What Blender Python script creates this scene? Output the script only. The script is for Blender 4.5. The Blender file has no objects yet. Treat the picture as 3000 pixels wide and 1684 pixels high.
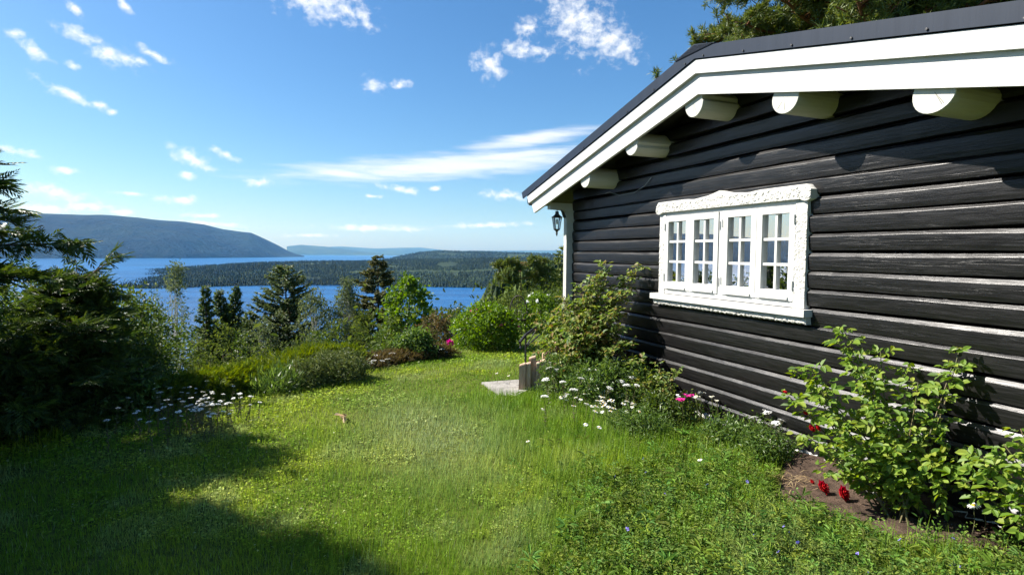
import bpy, math, random
import numpy as np
from math import radians, sin, cos, pi

scene = bpy.context.scene
C = scene.collection
R = np.random.default_rng

# ------------------------------------------------------------------ camera
FPX, PX, PY = 1677.0, 1500.0, 842.0          # the photograph is 3000 x 1684
PITCH, ROLL, EYE = math.atan(102 / 1677.0), radians(0.4), 1.65
RIGHT = np.array([cos(ROLL), sin(ROLL) * sin(PITCH), sin(ROLL) * cos(PITCH)])
UP = np.array([-sin(ROLL), cos(ROLL) * sin(PITCH), cos(ROLL) * cos(PITCH)])
FWD = np.array([0, cos(PITCH), -sin(PITCH)])
cd = bpy.data.cameras.new("camera")
cam = bpy.data.objects.new("camera", cd)
C.objects.link(cam)
cd.sensor_width = 36.0
cd.lens = FPX * 36 / 3000
cd.clip_start, cd.clip_end = 0.05, 60000
from mathutils import Matrix, Vector
M3 = Matrix(((RIGHT[0], UP[0], -FWD[0]), (RIGHT[1], UP[1], -FWD[1]), (RIGHT[2], UP[2], -FWD[2])))
cam.matrix_world = Matrix.Translation((0, 0, EYE)) @ M3.to_4x4()
scene.camera = cam

# house frame: wall plane 3.9 m to the right of the camera, turned away from it
YAW = math.atan(670 / FPX)
UU = np.array([-sin(YAW), cos(YAW), 0.0])     # along the gable wall, away from the camera
NN = np.array([cos(YAW), sin(YAW), 0.0])      # into the house
WD = 3.9
SUN = (-NN * cos(radians(33)) + UU * sin(radians(33))) * cos(radians(42.5)) + np.array([0, 0, sin(radians(42.5))])

# ------------------------------------------------------------------ light
w = bpy.data.worlds.new("World"); scene.world = w; w.use_nodes = True
nt = w.node_tree; N, L = nt.nodes, nt.links
for n in list(N): N.remove(n)
def nd(tree, t, **kw):
    n = tree.nodes.new(t)
    for k, v in kw.items(): setattr(n, k, v)
    return n
out = nd(nt, 'ShaderNodeOutputWorld'); bg = nd(nt, 'ShaderNodeBackground')
sky = nd(nt, 'ShaderNodeTexSky', sky_type='NISHITA', sun_disc=False)
sky.sun_elevation = radians(42.5)
sky.sun_rotation = math.atan2(SUN[0], SUN[1])
sky.air_density, sky.dust_density, sky.ozone_density = 1.0, 0.7, 3.5
bg.inputs[1].default_value = 0.056
L.new(bg.outputs[0], out.inputs[0])
sl = bpy.data.lights.new("sun", 'SUN'); sl.energy = 5.0; sl.angle = radians(0.5); sl.color = (1, 0.955, 0.89)
so = bpy.data.objects.new("sun", sl); C.objects.link(so)
so.rotation_euler = Vector(SUN).to_track_quat('Z', 'Y').to_euler()
so.location = (-10, 0, 30)
scene.view_settings.view_transform = 'Standard'; scene.view_settings.look = 'None'
scene.view_settings.exposure, scene.view_settings.gamma = 1.36, 1.0
scene.cycles.volume_bounces = 0
scene.cycles.max_bounces = 8; scene.cycles.diffuse_bounces = 3; scene.cycles.transparent_max_bounces = 12
scene.cycles.use_denoising = True
scene.cycles.sample_clamp_indirect = 4

def ray(px, py):
    x, y = (px - PX) / FPX, -(py - PY) / FPX
    return RIGHT * x + UP * y + FWD
def G(px, py, z=0.0):                         # where the sight line meets height z
    r = ray(px, py); p = r * ((z - EYE) / r[2]); p[2] = z; return p
def A(px, py, Y):                             # the point at depth Y
    r = ray(px, py); p = r * (Y / r[1]); p[2] += EYE; return p
def H(s, o, z):                               # house frame to world
    return UU * s + NN * (WD - o) + np.array([0, 0, z])

# ------------------------------------------------------------------ clouds in the sky
CL = [(950,12,115,45,6),(1065,55,48,16,38),(1700,60,110,75,38),(1800,125,70,45,25),(1545,82,34,24,0),(1540,148,68,20,5),(1435,190,45,34,25),
 (1098,248,32,20,20),(1172,250,26,12,-10),(240,108,66,18,18),(330,160,72,24,14),(455,162,56,13,24),(415,182,20,9,15),(48,98,32,13,5),
 (100,148,46,19,40),(218,193,22,10,5),(205,277,84,15,19),(285,305,30,9,5),(365,15,32,11,42),(225,30,30,14,50),(565,468,66,20,26),(660,453,42,12,22),
 (180,497,36,10,2),(150,565,95,17,6),(535,585,62,10,-2),(760,535,42,12,-6),(270,605,70,11,0),(385,567,50,6,2),(590,632,54,6,0),(1165,553,56,9,8),
 (1480,573,60,12,4),(350,622,46,6,0),(110,612,80,13,3),(50,447,60,12,8),(545,515,30,10,0),(330,330,14,8,0),(1270,552,20,6,0),(1090,575,30,5,0),
 (620,655,90,6,3),(1120,668,150,9,0),(1420,660,120,7,-3),(900,690,60,5,0)]
STREAK = [(1330,486,480,34,-5),(1010,508,160,15,4),(1560,408,200,20,-8),(1480,460,260,14,-6)]
def azel(px, py):
    r = ray(px, py); r = r / np.linalg.norm(r)
    return math.atan2(r[0], r[1]), math.asin(r[2])
tc = nd(nt, 'ShaderNodeTexCoord'); sep = nd(nt, 'ShaderNodeSeparateXYZ'); L.new(tc.outputs['Generated'], sep.inputs[0])
def mth(op, a, b=None, tree=nt, clamp=False):
    n = nd(tree, 'ShaderNodeMath', operation=op, use_clamp=clamp)
    for i, v in enumerate((a, b)):
        if v is None: continue
        if isinstance(v, (int, float)): n.inputs[i].default_value = v
        else: tree.links.new(v, n.inputs[i])
    return n.outputs[0]
azn = mth('ARCTAN2', sep.outputs[0], sep.outputs[1]); eln = mth('ARCSINE', sep.outputs[2])
cmb = nd(nt, 'ShaderNodeCombineXYZ'); L.new(azn, cmb.inputs[0]); L.new(eln, cmb.inputs[1])
def blobs(lst):
    best = None
    for (px, py, a, b, rot) in lst:
        az, el = azel(px, py); ax, _ = azel(px + 10, py); _, ey = azel(px, py - 10)
        mp = nd(nt, 'ShaderNodeMapping', vector_type='TEXTURE')
        mp.inputs['Location'].default_value = (az, el, 0)
        mp.inputs['Rotation'].default_value = (0, 0, -radians(rot))
        mp.inputs['Scale'].default_value = (a * (ax - az) / 10 * 1.3, b * (ey - el) / 10 * 1.45, 1)
        L.new(cmb.outputs[0], mp.inputs[0])
        ln = nd(nt, 'ShaderNodeVectorMath', operation='LENGTH'); L.new(mp.outputs[0], ln.inputs[0])
        best = ln.outputs['Value'] if best is None else mth('MINIMUM', best, ln.outputs['Value'])
    return mth('SUBTRACT', 1.0, best)
def fbm(scale, rough, detail, sx=1, sy=1, dist=0.0):
    mp = nd(nt, 'ShaderNodeMapping'); mp.inputs['Scale'].default_value = (sx, sy, 1); L.new(cmb.outputs[0], mp.inputs[0])
    n = nd(nt, 'ShaderNodeTexNoise'); n.inputs['Scale'].default_value = scale; n.inputs['Detail'].default_value = detail
    n.inputs['Roughness'].default_value = rough; n.inputs['Distortion'].default_value = dist
    L.new(mp.outputs[0], n.inputs['Vector']); return n.outputs[0]
def mrange(v, a, b, c=0.0, d=1.0, tree=nt):
    n = nd(tree, 'ShaderNodeMapRange', interpolation_type='SMOOTHSTEP')
    tree.links.new(v, n.inputs[0])
    for i, x in enumerate((a, b, c, d)): n.inputs[i + 1].default_value = x
    return n.outputs[0]
f1 = fbm(50, 0.6, 9, 1, 1.25, 0.15)
d1 = mth('ADD', blobs(CL), mth('MULTIPLY', mth('SUBTRACT', f1, 0.47), 3.1))
f2 = fbm(14, 0.55, 6, 1, 9, 0.2)
d2 = mth('ADD', blobs(STREAK), mth('MULTIPLY', mth('SUBTRACT', f2, 0.46), 0.9))
dens = mth('MAXIMUM', mth('MULTIPLY', mrange(d1, 0.0, 1.6), 1.0), mth('MULTIPLY', mrange(d2, 0.0, 0.95), 0.75))
wb = nd(nt, 'ShaderNodeVectorMath', operation='MULTIPLY'); wb.inputs[1].default_value = (0.86, 0.985, 1.08); L.new(sky.outputs[0], wb.inputs[0])   # cool white balance
hs = nd(nt, 'ShaderNodeHueSaturation'); hs.inputs['Saturation'].default_value = 1.14; L.new(wb.outputs[0], hs.inputs['Color'])
mx = nd(nt, 'ShaderNodeMix', data_type='RGBA'); L.new(dens, mx.inputs[0]); L.new(hs.outputs[0], mx.inputs[6])
mx.inputs[7].default_value = (8.6, 8.7, 8.8, 1)
L.new(mx.outputs[2], bg.inputs[0])

# ------------------------------------------------------------------ helpers
def tag(o, label=None, cat=None, group=None, kind=None):
    if label: o['label'] = label
    if cat: o['category'] = cat
    if group: o['group'] = group
    if kind: o['kind'] = kind
    return o
def thing(name, label, cat, loc=(0, 0, 0), rz=0.0, group=None):
    o = bpy.data.objects.new(name, None); C.objects.link(o)
    o.location = tuple(float(v) for v in loc); o.rotation_euler = (0, 0, rz); o.empty_display_size = 0.2
    return tag(o, label, cat, group)
def raw(name, V, quads=None, tris=None, mat=None, parent=None, smooth=False, col=None, loc=None):
    me = bpy.data.meshes.new(name)
    V = np.asarray(V, np.float32).reshape(-1, 3)
    q = np.zeros((0, 4), np.int32) if quads is None else np.asarray(quads, np.int32).reshape(-1, 4)
    t = np.zeros((0, 3), np.int32) if tris is None else np.asarray(tris, np.int32).reshape(-1, 3)
    me.vertices.add(len(V)); me.vertices.foreach_set('co', V.ravel())
    nl = q.size + t.size
    me.loops.add(nl); me.loops.foreach_set('vertex_index', np.concatenate([q.ravel(), t.ravel()]))
    me.polygons.add(len(q) + len(t))
    me.polygons.foreach_set('loop_start', np.concatenate([np.arange(len(q)) * 4, q.size + np.arange(len(t)) * 3]).astype(np.int32))
    me.polygons.foreach_set('use_smooth', np.full(len(q) + len(t), smooth))
    if col is not None:
        a = me.color_attributes.new('Col', 'FLOAT_COLOR', 'POINT')
        c4 = np.ones((len(V), 4), np.float32); c4[:, :3] = col; a.data.foreach_set('color', c4.ravel())
    me.update(calc_edges=True); me.validate()
    o = bpy.data.objects.new(name, me); C.objects.link(o)
    if mat is not None:
        for m in (mat if isinstance(mat, (list, tuple)) else [mat]): me.materials.append(m)
    if parent is not None: o.parent = parent
    if loc is not None: o.location = tuple(float(v) for v in loc)
    return o
class MB:
    def __init__(s): s.v, s.q, s.t, s.n = [], [], [], 0
    def add(s, V, q=None, t=None):
        V = np.asarray(V, float).reshape(-1, 3); s.v.append(V)
        if q is not None and len(q): s.q.append(np.asarray(q).reshape(-1, 4) + s.n)
        if t is not None and len(t): s.t.append(np.asarray(t).reshape(-1, 3) + s.n)
        s.n += len(V); return s
    def box(s, a, b):
        x0, y0, z0 = a; x1, y1, z1 = b
        V = [(x0,y0,z0),(x1,y0,z0),(x1,y1,z0),(x0,y1,z0),(x0,y0,z1),(x1,y0,z1),(x1,y1,z1),(x0,y1,z1)]
        return s.add(V, [(0,3,2,1),(4,5,6,7),(0,1,5,4),(1,2,6,5),(2,3,7,6),(3,0,4,7)])
    def prism(s, poly, ax, a, b):           # poly: 2-D outline (convex), extruded along axis ax from a to b
        k = len(poly); ds = [d for d in range(3) if d != ax]; V = np.zeros((2 * k, 3))
        for i, p in enumerate(poly):
            V[i, ds[0]], V[i, ds[1]], V[i, ax] = p[0], p[1], a
            V[k + i] = V[i]; V[k + i, ax] = b
        q = [(i, (i + 1) % k, k + (i + 1) % k, k + i) for i in range(k)]
        t = [(0, i + 1, i) for i in range(1, k - 1)] + [(k, k + i, k + i + 1) for i in range(1, k - 1)]
        return s.add(V, q, t)
    def tube(s, P, r, n=6, cap=True):
        P = np.asarray(P, float); k = len(P); r = np.full(k, r, float) if np.isscalar(r) else np.asarray(r, float)
        T = np.gradient(P, axis=0); T /= np.linalg.norm(T, axis=1)[:, None] + 1e-9
        ref = np.array([0, 0, 1.0]) if abs(T[:, 2]).mean() < 0.8 else np.array([1.0, 0, 0])
        X = np.cross(T, ref); X /= np.linalg.norm(X, axis=1)[:, None] + 1e-9; Y = np.cross(T, X)
        a = np.arange(n) * 2 * pi / n
        V = P[:, None] + r[:, None, None] * (np.cos(a)[None, :, None] * X[:, None] + np.sin(a)[None, :, None] * Y[:, None])
        q = [(i*n+j, i*n+(j+1)%n, (i+1)*n+(j+1)%n, (i+1)*n+j) for i in range(k-1) for j in range(n)]
        V = V.reshape(-1, 3); t = []
        if cap:
            V = np.vstack([V, P[0], P[-1]]); e = k * n
            t = [(e, (j+1)%n, j) for j in range(n)] + [(e+1, (k-1)*n+j, (k-1)*n+(j+1)%n) for j in range(n)]
        return s.add(V, q, t)
    def grid(s, V, nu, nv):                   # V indexed [iu*nv+iv]
        i = np.arange(nu - 1)[:, None] * nv + np.arange(nv - 1)[None]
        return s.add(V, np.stack([i, i + nv, i + nv + 1, i + 1], -1).reshape(-1, 4))
    def build(s, name, mat, parent=None, smooth=False, loc=None):
        V = np.vstack(s.v)
        return raw(name, V, np.vstack(s.q) if s.q else None, np.vstack(s.t) if s.t else None, mat, parent, smooth, None, loc)

# ---- materials
def newmat(name):
    m = bpy.data.materials.new(name); m.use_nodes = True; t = m.node_tree
    return m, t, t.nodes['Principled BSDF']
def P(name, c1, c2=None, scale=8.0, rough=0.6, bump=0.0, bscale=None, spec=0.5, stretch=(1, 1, 1), metallic=0.0, detail=6, lo=0.35, hi=0.65, coat=0.0):
    m, t, b = newmat(name)
    b.inputs['Roughness'].default_value = rough; b.inputs['Specular IOR Level'].default_value = spec
    b.inputs['Metallic'].default_value = metallic; b.inputs['Coat Weight'].default_value = coat
    co = nd(t, 'ShaderNodeTexCoord'); mp = nd(t, 'ShaderNodeMapping'); mp.inputs['Scale'].default_value = stretch
    t.links.new(co.outputs['Object'], mp.inputs[0])
    def nz(sc):
        n = nd(t, 'ShaderNodeTexNoise'); n.inputs['Scale'].default_value = sc; n.inputs['Detail'].default_value = detail
        n.inputs['Roughness'].default_value = 0.6; t.links.new(mp.outputs[0], n.inputs['Vector']); return n
    if c2 is None: b.inputs['Base Color'].default_value = (*c1, 1)
    else:
        n = nz(scale); r = nd(t, 'ShaderNodeValToRGB'); t.links.new(n.outputs[0], r.inputs[0])
        r.color_ramp.elements[0].color = (*c1, 1); r.color_ramp.elements[1].color = (*c2, 1)
        r.color_ramp.elements[0].position, r.color_ramp.elements[1].position = lo, hi
        t.links.new(r.outputs[0], b.inputs['Base Color'])
    if bump:
        n = nz(bscale or scale * 3); bp = nd(t, 'ShaderNodeBump'); bp.inputs['Strength'].default_value = bump
        bp.inputs['Distance'].default_value = 0.02
        t.links.new(n.outputs[0], bp.inputs['Height']); t.links.new(bp.outputs[0], b.inputs['Normal'])
    return m
def leafmat(name, cols, trans=0.35, rough=0.45, spec=0.35, patch=0.0):
    m, t, b = newmat(name)
    g = nd(t, 'ShaderNodeNewGeometry'); r = nd(t, 'ShaderNodeValToRGB')
    t.links.new(g.outputs['Random Per Island'], r.inputs[0])
    el = r.color_ramp.elements
    while len(el) < len(cols): el.new(0.5)
    for i, c in enumerate(cols):
        el[i].position = i / max(1, len(cols) - 1); el[i].color = (*c, 1)
    src = r.outputs[0]
    if patch:
        co = nd(t, 'ShaderNodeTexCoord'); n = nd(t, 'ShaderNodeTexNoise'); n.inputs['Scale'].default_value = patch
        t.links.new(co.outputs['Object'], n.inputs['Vector'])
        h = nd(t, 'ShaderNodeHueSaturation'); t.links.new(src, h.inputs['Color'])
        t.links.new(mrange(n.outputs[0], 0.3, 0.7, 0.6, 1.4, t), h.inputs['Value']); src = h.outputs[0]
    t.links.new(src, b.inputs['Base Color'])
    b.inputs['Roughness'].default_value = rough; b.inputs['Specular IOR Level'].default_value = spec
    if trans:
        tr = nd(t, 'ShaderNodeBsdfTranslucent')
        h2 = nd(t, 'ShaderNodeHueSaturation'); t.links.new(src, h2.inputs['Color'])
        h2.inputs['Hue'].default_value = 0.485; h2.inputs['Saturation'].default_value = 1.15; h2.inputs['Value'].default_value = 1.7
        t.links.new(h2.outputs[0], tr.inputs[0])
        ms = nd(t, 'ShaderNodeMixShader'); ms.inputs[0].default_value = trans
        t.links.new(b.outputs[0], ms.inputs[1]); t.links.new(tr.outputs[0], ms.inputs[2])
        t.links.new(ms.outputs[0], t.nodes['Material Output'].inputs[0])
    return m
def colmat(name, trans=0.0, rough=0.55, spec=0.3):
    m, t, b = newmat(name)
    a = nd(t, 'ShaderNodeVertexColor', layer_name='Col'); t.links.new(a.outputs[0], b.inputs['Base Color'])
    b.inputs['Roughness'].default_value = rough; b.inputs['Specular IOR Level'].default_value = spec
    if trans:
        tr = nd(t, 'ShaderNodeBsdfTranslucent'); t.links.new(a.outputs[0], tr.inputs[0])
        ms = nd(t, 'ShaderNodeMixShader'); ms.inputs[0].default_value = trans
        t.links.new(b.outputs[0], ms.inputs[1]); t.links.new(tr.outputs[0], ms.inputs[2])
        t.links.new(ms.outputs[0], t.nodes['Material Output'].inputs[0])
    return m

# ---- leaves: a small template copied to many frames
DIAM = (np.array([(0,0,0),(.5,.45,.1),(0,1,0),(-.5,.45,.1)]), np.array([(0,1,2,3)]))
LEAF = (np.array([(0,0,0),(.36,.28,.1),(.34,.66,.08),(0,1,-.1),(-.34,.66,.08),(-.36,.28,.1)]), np.array([(0,1,2,3),(0,3,4,5)]))
BLADE = (np.array([(-.5,0,0),(.5,0,0),(-.4,.5,.12),(.4,.5,.12),(-.06,1,.45),(.06,1,.45)]), np.array([(0,1,3,2),(2,3,5,4)]))
def unit(v): return v / (np.linalg.norm(v, axis=-1, keepdims=True) + 1e-9)
def inst(tmpl, Pos, Y, Z, Ls, Wd):
    """copies of a leaf: base at Pos, length along Y, face towards Z"""
    T, F = tmpl; Y = unit(Y); X = unit(np.cross(Y, Z)); Zn = np.cross(X, Y)
    n = len(Pos); Ls = np.broadcast_to(Ls, (n,))[:, None, None]; Wd = np.broadcast_to(Wd, (n,))[:, None, None]
    V = Pos[:, None] + T[None, :, 0:1] * Wd * X[:, None] + T[None, :, 1:2] * Ls * Y[:, None] + T[None, :, 2:3] * Ls * Zn[:, None]
    Q = (F[None] + (np.arange(n) * len(T))[:, None, None]).reshape(-1, 4)
    return V.reshape(-1, 3), Q
def rdir(g, n): return unit(g.normal(size=(n, 3)))
def join(parts):
    V, Q, k = [], [], 0
    for v, q in parts: V.append(v); Q.append(q + k); k += len(v)
    return np.vstack(V), np.vstack(Q)
def smooth01(x, a, b):
    t = np.clip((x - a) / (b - a), 0, 1); return t * t * (3 - 2 * t)
def vnoise(x, y, sc, seed=0):                 # cheap smooth value noise
    g = R(seed).random((64, 64)); x = np.asarray(x) * sc; y = np.asarray(y) * sc
    xi, yi = np.floor(x).astype(int), np.floor(y).astype(int); fx, fy = x - xi, y - yi
    fx, fy = fx * fx * (3 - 2 * fx), fy * fy * (3 - 2 * fy); h = lambda a, b: g[a % 64, b % 64]
    return (h(xi, yi) * (1 - fx) + h(xi + 1, yi) * fx) * (1 - fy) + (h(xi, yi + 1) * (1 - fx) + h(xi + 1, yi + 1) * fx) * fy
def fnoise(x, y, sc, seed=0, o=4):
    return sum(vnoise(x, y, sc * 2 ** i, seed + i) * 0.5 ** (i + 1) for i in range(o)) / (1 - 0.5 ** o)

# ================================================================== the setting
LAKE = -70.0
def hterr(x, y):
    x, y = np.asarray(x, float), np.asarray(y, float)
    z = -0.042 * np.log1p(np.exp((np.clip(y, -40, 60) - 8.0) * 2)) / 2 * smooth01(60 - y, 0, 40)
    q = -(x + 4.2) * 0.875 + (y - 5) * 0.485 - 1.0
    az = np.arctan2(x, y)
    sl = 0.5 - 0.36 * smooth01(az, -0.12, -0.01) - 0.1 * smooth01(az, 0.1, 0.5)
    sl = np.where(y < 0, 0.25, sl)
    d = np.where(q > 8, q, np.log1p(np.exp(np.minimum(q, 8) * 2.5)) / 2.5)
    z = z - sl * d
    r = np.hypot(x, y)
    z = z + (fnoise(x + 500, y + 500, 0.05, 3) - 0.5) * 3.0 * smooth01(r, 15, 90)
    z = z + (fnoise(x + 50, y + 50, 0.5, 5, 3) - 0.5) * 0.07 * smooth01(r, 1, 4)
    return np.maximum(z, LAKE - 4)
def GT(px, py):                               # sight line on the real terrain
    r = ray(px, py); t = 2.0
    for _ in range(400):
        p = r * t
        if p[2] + EYE <= float(hterr(p[0], p[1])): break
        t += 0.05
    p[2] = float(hterr(p[0], p[1])); return p

na, nr = 220, 170
aa = np.concatenate([np.linspace(-1.15, 1.0, 160), np.linspace(1.0, 2 * pi - 1.15, na - 160 + 2)[1:-1], [2 * pi - 1.15]])
rr = 0.4 * 1.052 ** np.arange(nr)
AA, RR = np.meshgrid(aa, rr, indexing='ij')
X, Yg = np.sin(AA) * RR, np.cos(AA) * RR
V = np.stack([X, Yg, hterr(X, Yg)], -1).reshape(-1, 3)
mb = MB().grid(V, len(aa), nr)
k = len(aa)
c0 = np.vstack([V.reshape(k, nr, 3)[:, 0], [[0, 0, float(hterr(0, 0.01))]]])
mb.add(c0, None, [(i, i + 1, k) for i in range(k - 1)])
m_ground, t, b = newmat('soil_and_turf')
co = nd(t, 'ShaderNodeTexCoord'); n1 = nd(t, 'ShaderNodeTexNoise'); n1.inputs['Scale'].default_value = 1.3; n1.inputs['Detail'].default_value = 10
n2 = nd(t, 'ShaderNodeTexNoise'); n2.inputs['Scale'].default_value = 24; n2.inputs['Detail'].default_value = 6
for q_ in (n1, n2): t.links.new(co.outputs['Object'], q_.inputs['Vector'])
r1 = nd(t, 'ShaderNodeValToRGB'); t.links.new(n2.outputs[0], r1.inputs[0])
r1.color_ramp.elements[0].color = (0.045, 0.055, 0.013, 1); r1.color_ramp.elements[1].color = (0.12, 0.15, 0.022, 1)
r1.color_ramp.elements[0].position, r1.color_ramp.elements[1].position = 0.35, 0.7
t.links.new(r1.outputs[0], b.inputs['Base Color']); b.inputs['Roughness'].default_value = 0.95; b.inputs['Specular IOR Level'].default_value = 0.1
bp = nd(t, 'ShaderNodeBump'); bp.inputs['Strength'].default_value = 0.7; bp.inputs['Distance'].default_value = 0.03
t.links.new(n2.outputs[0], bp.inputs['Height']); t.links.new(bp.outputs[0], b.inputs['Normal'])
tag(mb.build('ground', m_ground, None, True), kind='structure')

# lake
m_lake, t, b = newmat('lake_water')
b.inputs['Base Color'].default_value = (0.012, 0.10, 0.36, 1); b.inputs['Roughness'].default_value = 0.3; b.inputs['Specular IOR Level'].default_value = 0.22
co = nd(t, 'ShaderNodeTexCoord'); mp = nd(t, 'ShaderNodeMapping'); mp.inputs['Scale'].default_value = (0.14, 1, 1); t.links.new(co.outputs['Object'], mp.inputs[0])
nn = nd(t, 'ShaderNodeTexNoise'); nn.inputs['Scale'].default_value = 0.12; nn.inputs['Detail'].default_value = 9; nn.inputs['Roughness'].default_value = 0.7
t.links.new(mp.outputs[0], nn.inputs['Vector']); bp = nd(t, 'ShaderNodeBump'); bp.inputs['Strength'].default_value = 1.0; bp.inputs['Distance'].default_value = 4.0
t.links.new(nn.outputs[0], bp.inputs['Height']); t.links.new(bp.outputs[0], b.inputs['Normal'])
n3 = nd(t, 'ShaderNodeTexNoise'); n3.inputs['Scale'].default_value = 0.012; n3.inputs['Detail'].default_value = 8
t.links.new(mp.outputs[0], n3.inputs['Vector'])
rc = nd(t, 'ShaderNodeValToRGB'); t.links.new(n3.outputs[0], rc.inputs[0])
rc.color_ramp.elements[0].color = (0.001, 0.046, 0.15, 1); rc.color_ramp.elements[1].color = (0.004, 0.088, 0.26, 1)
rc.color_ramp.elements[0].position, rc.color_ramp.elements[1].position = 0.38, 0.62
t.links.new(rc.outputs[0], b.inputs['Base Color'])
tag(MB().add([(-19800, -19800, LAKE), (19800, -19800, LAKE), (19800, 19800, LAKE), (-19800, 19800, LAKE)], [(0, 1, 2, 3)]).build('lake', m_lake), kind='structure')

# distant land: each landform given by its shore and skyline
def landform(name, cols, depth, mat, seed, rough=0.1, nt_=26, margin=0.0, peak=0.72, nsc=0.003):
    """cols: (px, distance of shore, skyline y); returns sampler of height at (px,t)"""
    pxs = np.array([c[0] for c in cols], float); d0 = np.array([c[1] for c in cols], float); ys = np.array([c[2] for c in cols], float)
    g = np.linspace(pxs[0], pxs[-1], 260)
    def col(px):
        D = np.interp(px, pxs, d0); y = np.interp(px, pxs, ys)
        rx = (px - PX) / FPX; dirs = RIGHT[None] * rx[:, None] + UP[None] * (-(y - PY) / FPX)[:, None] + FWD[None]
        hz = np.hypot(dirs[:, 0], dirs[:, 1]); az = np.arctan2(dirs[:, 0], dirs[:, 1])
        top = EYE + dirs[:, 2] / hz * (D + depth * peak) - margin
        return az, D, top
    def pos(px, tt):
        az, D, top = col(px)
        r = D + depth * tt; prof = np.where(tt < peak, np.sin(np.clip(tt / peak, 0, 1) * pi / 2) ** 0.85, np.cos((tt - peak) / (1 - peak) * pi / 2))
        x, y = np.sin(az) * r, np.cos(az) * r
        nz = (fnoise(x + 30000, y + 30000, nsc, seed, 5) - 0.5) * rough * np.maximum(top - LAKE, 3)
        z = LAKE + (top - LAKE) * prof + nz * np.sin(np.clip(tt, 0, 1) * pi) - 2.5 * (tt < 0.01) - 2 * (tt > 0.99)
        return np.stack([x, y, z], -1)
    tt = np.linspace(0, 1, nt_); GG, TT = np.meshgrid(g, tt, indexing='ij')
    V = pos(GG.ravel(), TT.ravel())
    o = MB().grid(V, len(g), nt_).build(name, mat, None, True); tag(o, kind='structure')
    return pos
m_hillw = P('wooded_hillside', (0.012, 0.022, 0.012), (0.045, 0.068, 0.022), 0.006, 0.95, 0.9, 0.02, 0.1, detail=9, lo=0.42, hi=0.66)
m_mount = P('wooded_mountain', (0.003, 0.010, 0.011), (0.014, 0.028, 0.018), 0.0022, 0.95, 1.0, 0.006, 0.1, detail=12, lo=0.42, hi=0.72)
m_mount.node_tree.nodes['Bump'].inputs['Distance'].default_value = 60
m_far = P('far_hills', (0.02, 0.045, 0.05), (0.05, 0.085, 0.07), 0.002, 0.95, 0, 1, 0.1, detail=6)
landform('far_hill', [(840, 11500, 722), (880, 11500, 717), (950, 11500, 722), (1030, 11500, 733), (1110, 11500, 742), (1180, 11500, 744)], 2500, m_far, 11, 0.05)
landform('far_hill', [(860, 15500, 726), (1000, 15500, 722), (1100, 15500, 728), (1180, 15500, 726), (1230, 15500, 725), (1320, 15500, 735), (1700, 15500, 733), (3200, 15500, 735)], 3000, m_far, 12, 0.05)
# the long mountain across the lake: its skyline runs on far beyond the left of the view
def mountain():
    cols = [(-6200, 5200, 640), (-3500, 5300, 600), (-1800, 5500, 605), (-700, 5600, 615), (0, 5700, 628), (120, 5800, 627), (250, 5850, 629), (330, 5870, 633), (420, 5900, 641), (520, 6000, 650),
            (600, 6200, 661), (650, 6350, 673), (700, 6500, 680), (735, 6600, 683), (775, 6800, 700), (820, 7100, 722), (855, 7400, 741), (885, 7600, 748), (900, 7700, 752)]
    return landform('mountain', cols, 1900, m_mount, 21, 0.2, 44, 0, 0.8, 0.0016)
mountain()
pen_cols = [(345, 1300, 800), (380, 1275, 796), (430, 1250, 791), (520, 1255, 783), (600, 1265, 774), (750, 1275, 766), (900, 1275, 762), (1050, 1240, 761), (1200, 1190, 757), (1400, 1150, 752), (1700, 1140, 752), (2400, 1140, 750)]
pen = landform('hill', pen_cols, 1500, m_hillw, 31, 0.22, 40, 8.0, 0.75, 0.005)
back_cols = [(1090, 3000, 764), (1130, 3000, 758), (1180, 3000, 747), (1230, 3000, 738), (1280, 3000, 734), (1400, 3000, 736), (1560, 3000, 741), (1640, 3000, 745), (1900, 3000, 742), (2400, 3000, 742)]
back = landform('hill', back_cols, 1400, m_hillw, 32, 0.15, 26, 6.0, 0.75, 0.004)

def cone_forest(name, base, hgt, wid, col, mat, seed):
    g = R(seed); n = len(base); V, Tt, Cc = [], [], []
    k = 5; a = np.arange(k) * 2 * pi / k
    for (z0, z1, w) in ((0.02, 0.72, 1.0), (0.42, 1.0, 0.62)):
        ph = g.random(n) * 6.3; an = a[None] + ph[:, None]; wr = wid[:, None] * w * g.uniform(0.6, 1.2, (n, k))
        ring = np.stack([base[:, None, 0] + np.cos(an) * wr, base[:, None, 1] + np.sin(an) * wr, base[:, None, 2] + hgt[:, None] * (z0 + g.uniform(-.05, .12, (n, k)))], -1)
        tip = base + np.stack([g.normal(size=n) * wid * .1, g.normal(size=n) * wid * .1, hgt * z1], -1)
        vv = np.concatenate([ring, tip[:, None]], 1).reshape(-1, 3)
        o = len(np.vstack(V)) if V else 0
        i0 = np.arange(n)[:, None] * (k + 1) + o
        tri = np.stack([i0 + np.arange(k)[None], i0 + (np.arange(k)[None] + 1) % k, np.broadcast_to(i0 + k, (n, k))], -1).reshape(-1, 3)
        V.append(vv); Tt.append(tri); Cc.append(np.repeat(col, k + 1, 0))
    return raw(name, np.vstack(V), None, np.vstack(Tt), mat, None, False, np.vstack(Cc))
m_forest = colmat('conifer_forest', 0.0, 0.8, 0.15)
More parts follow.
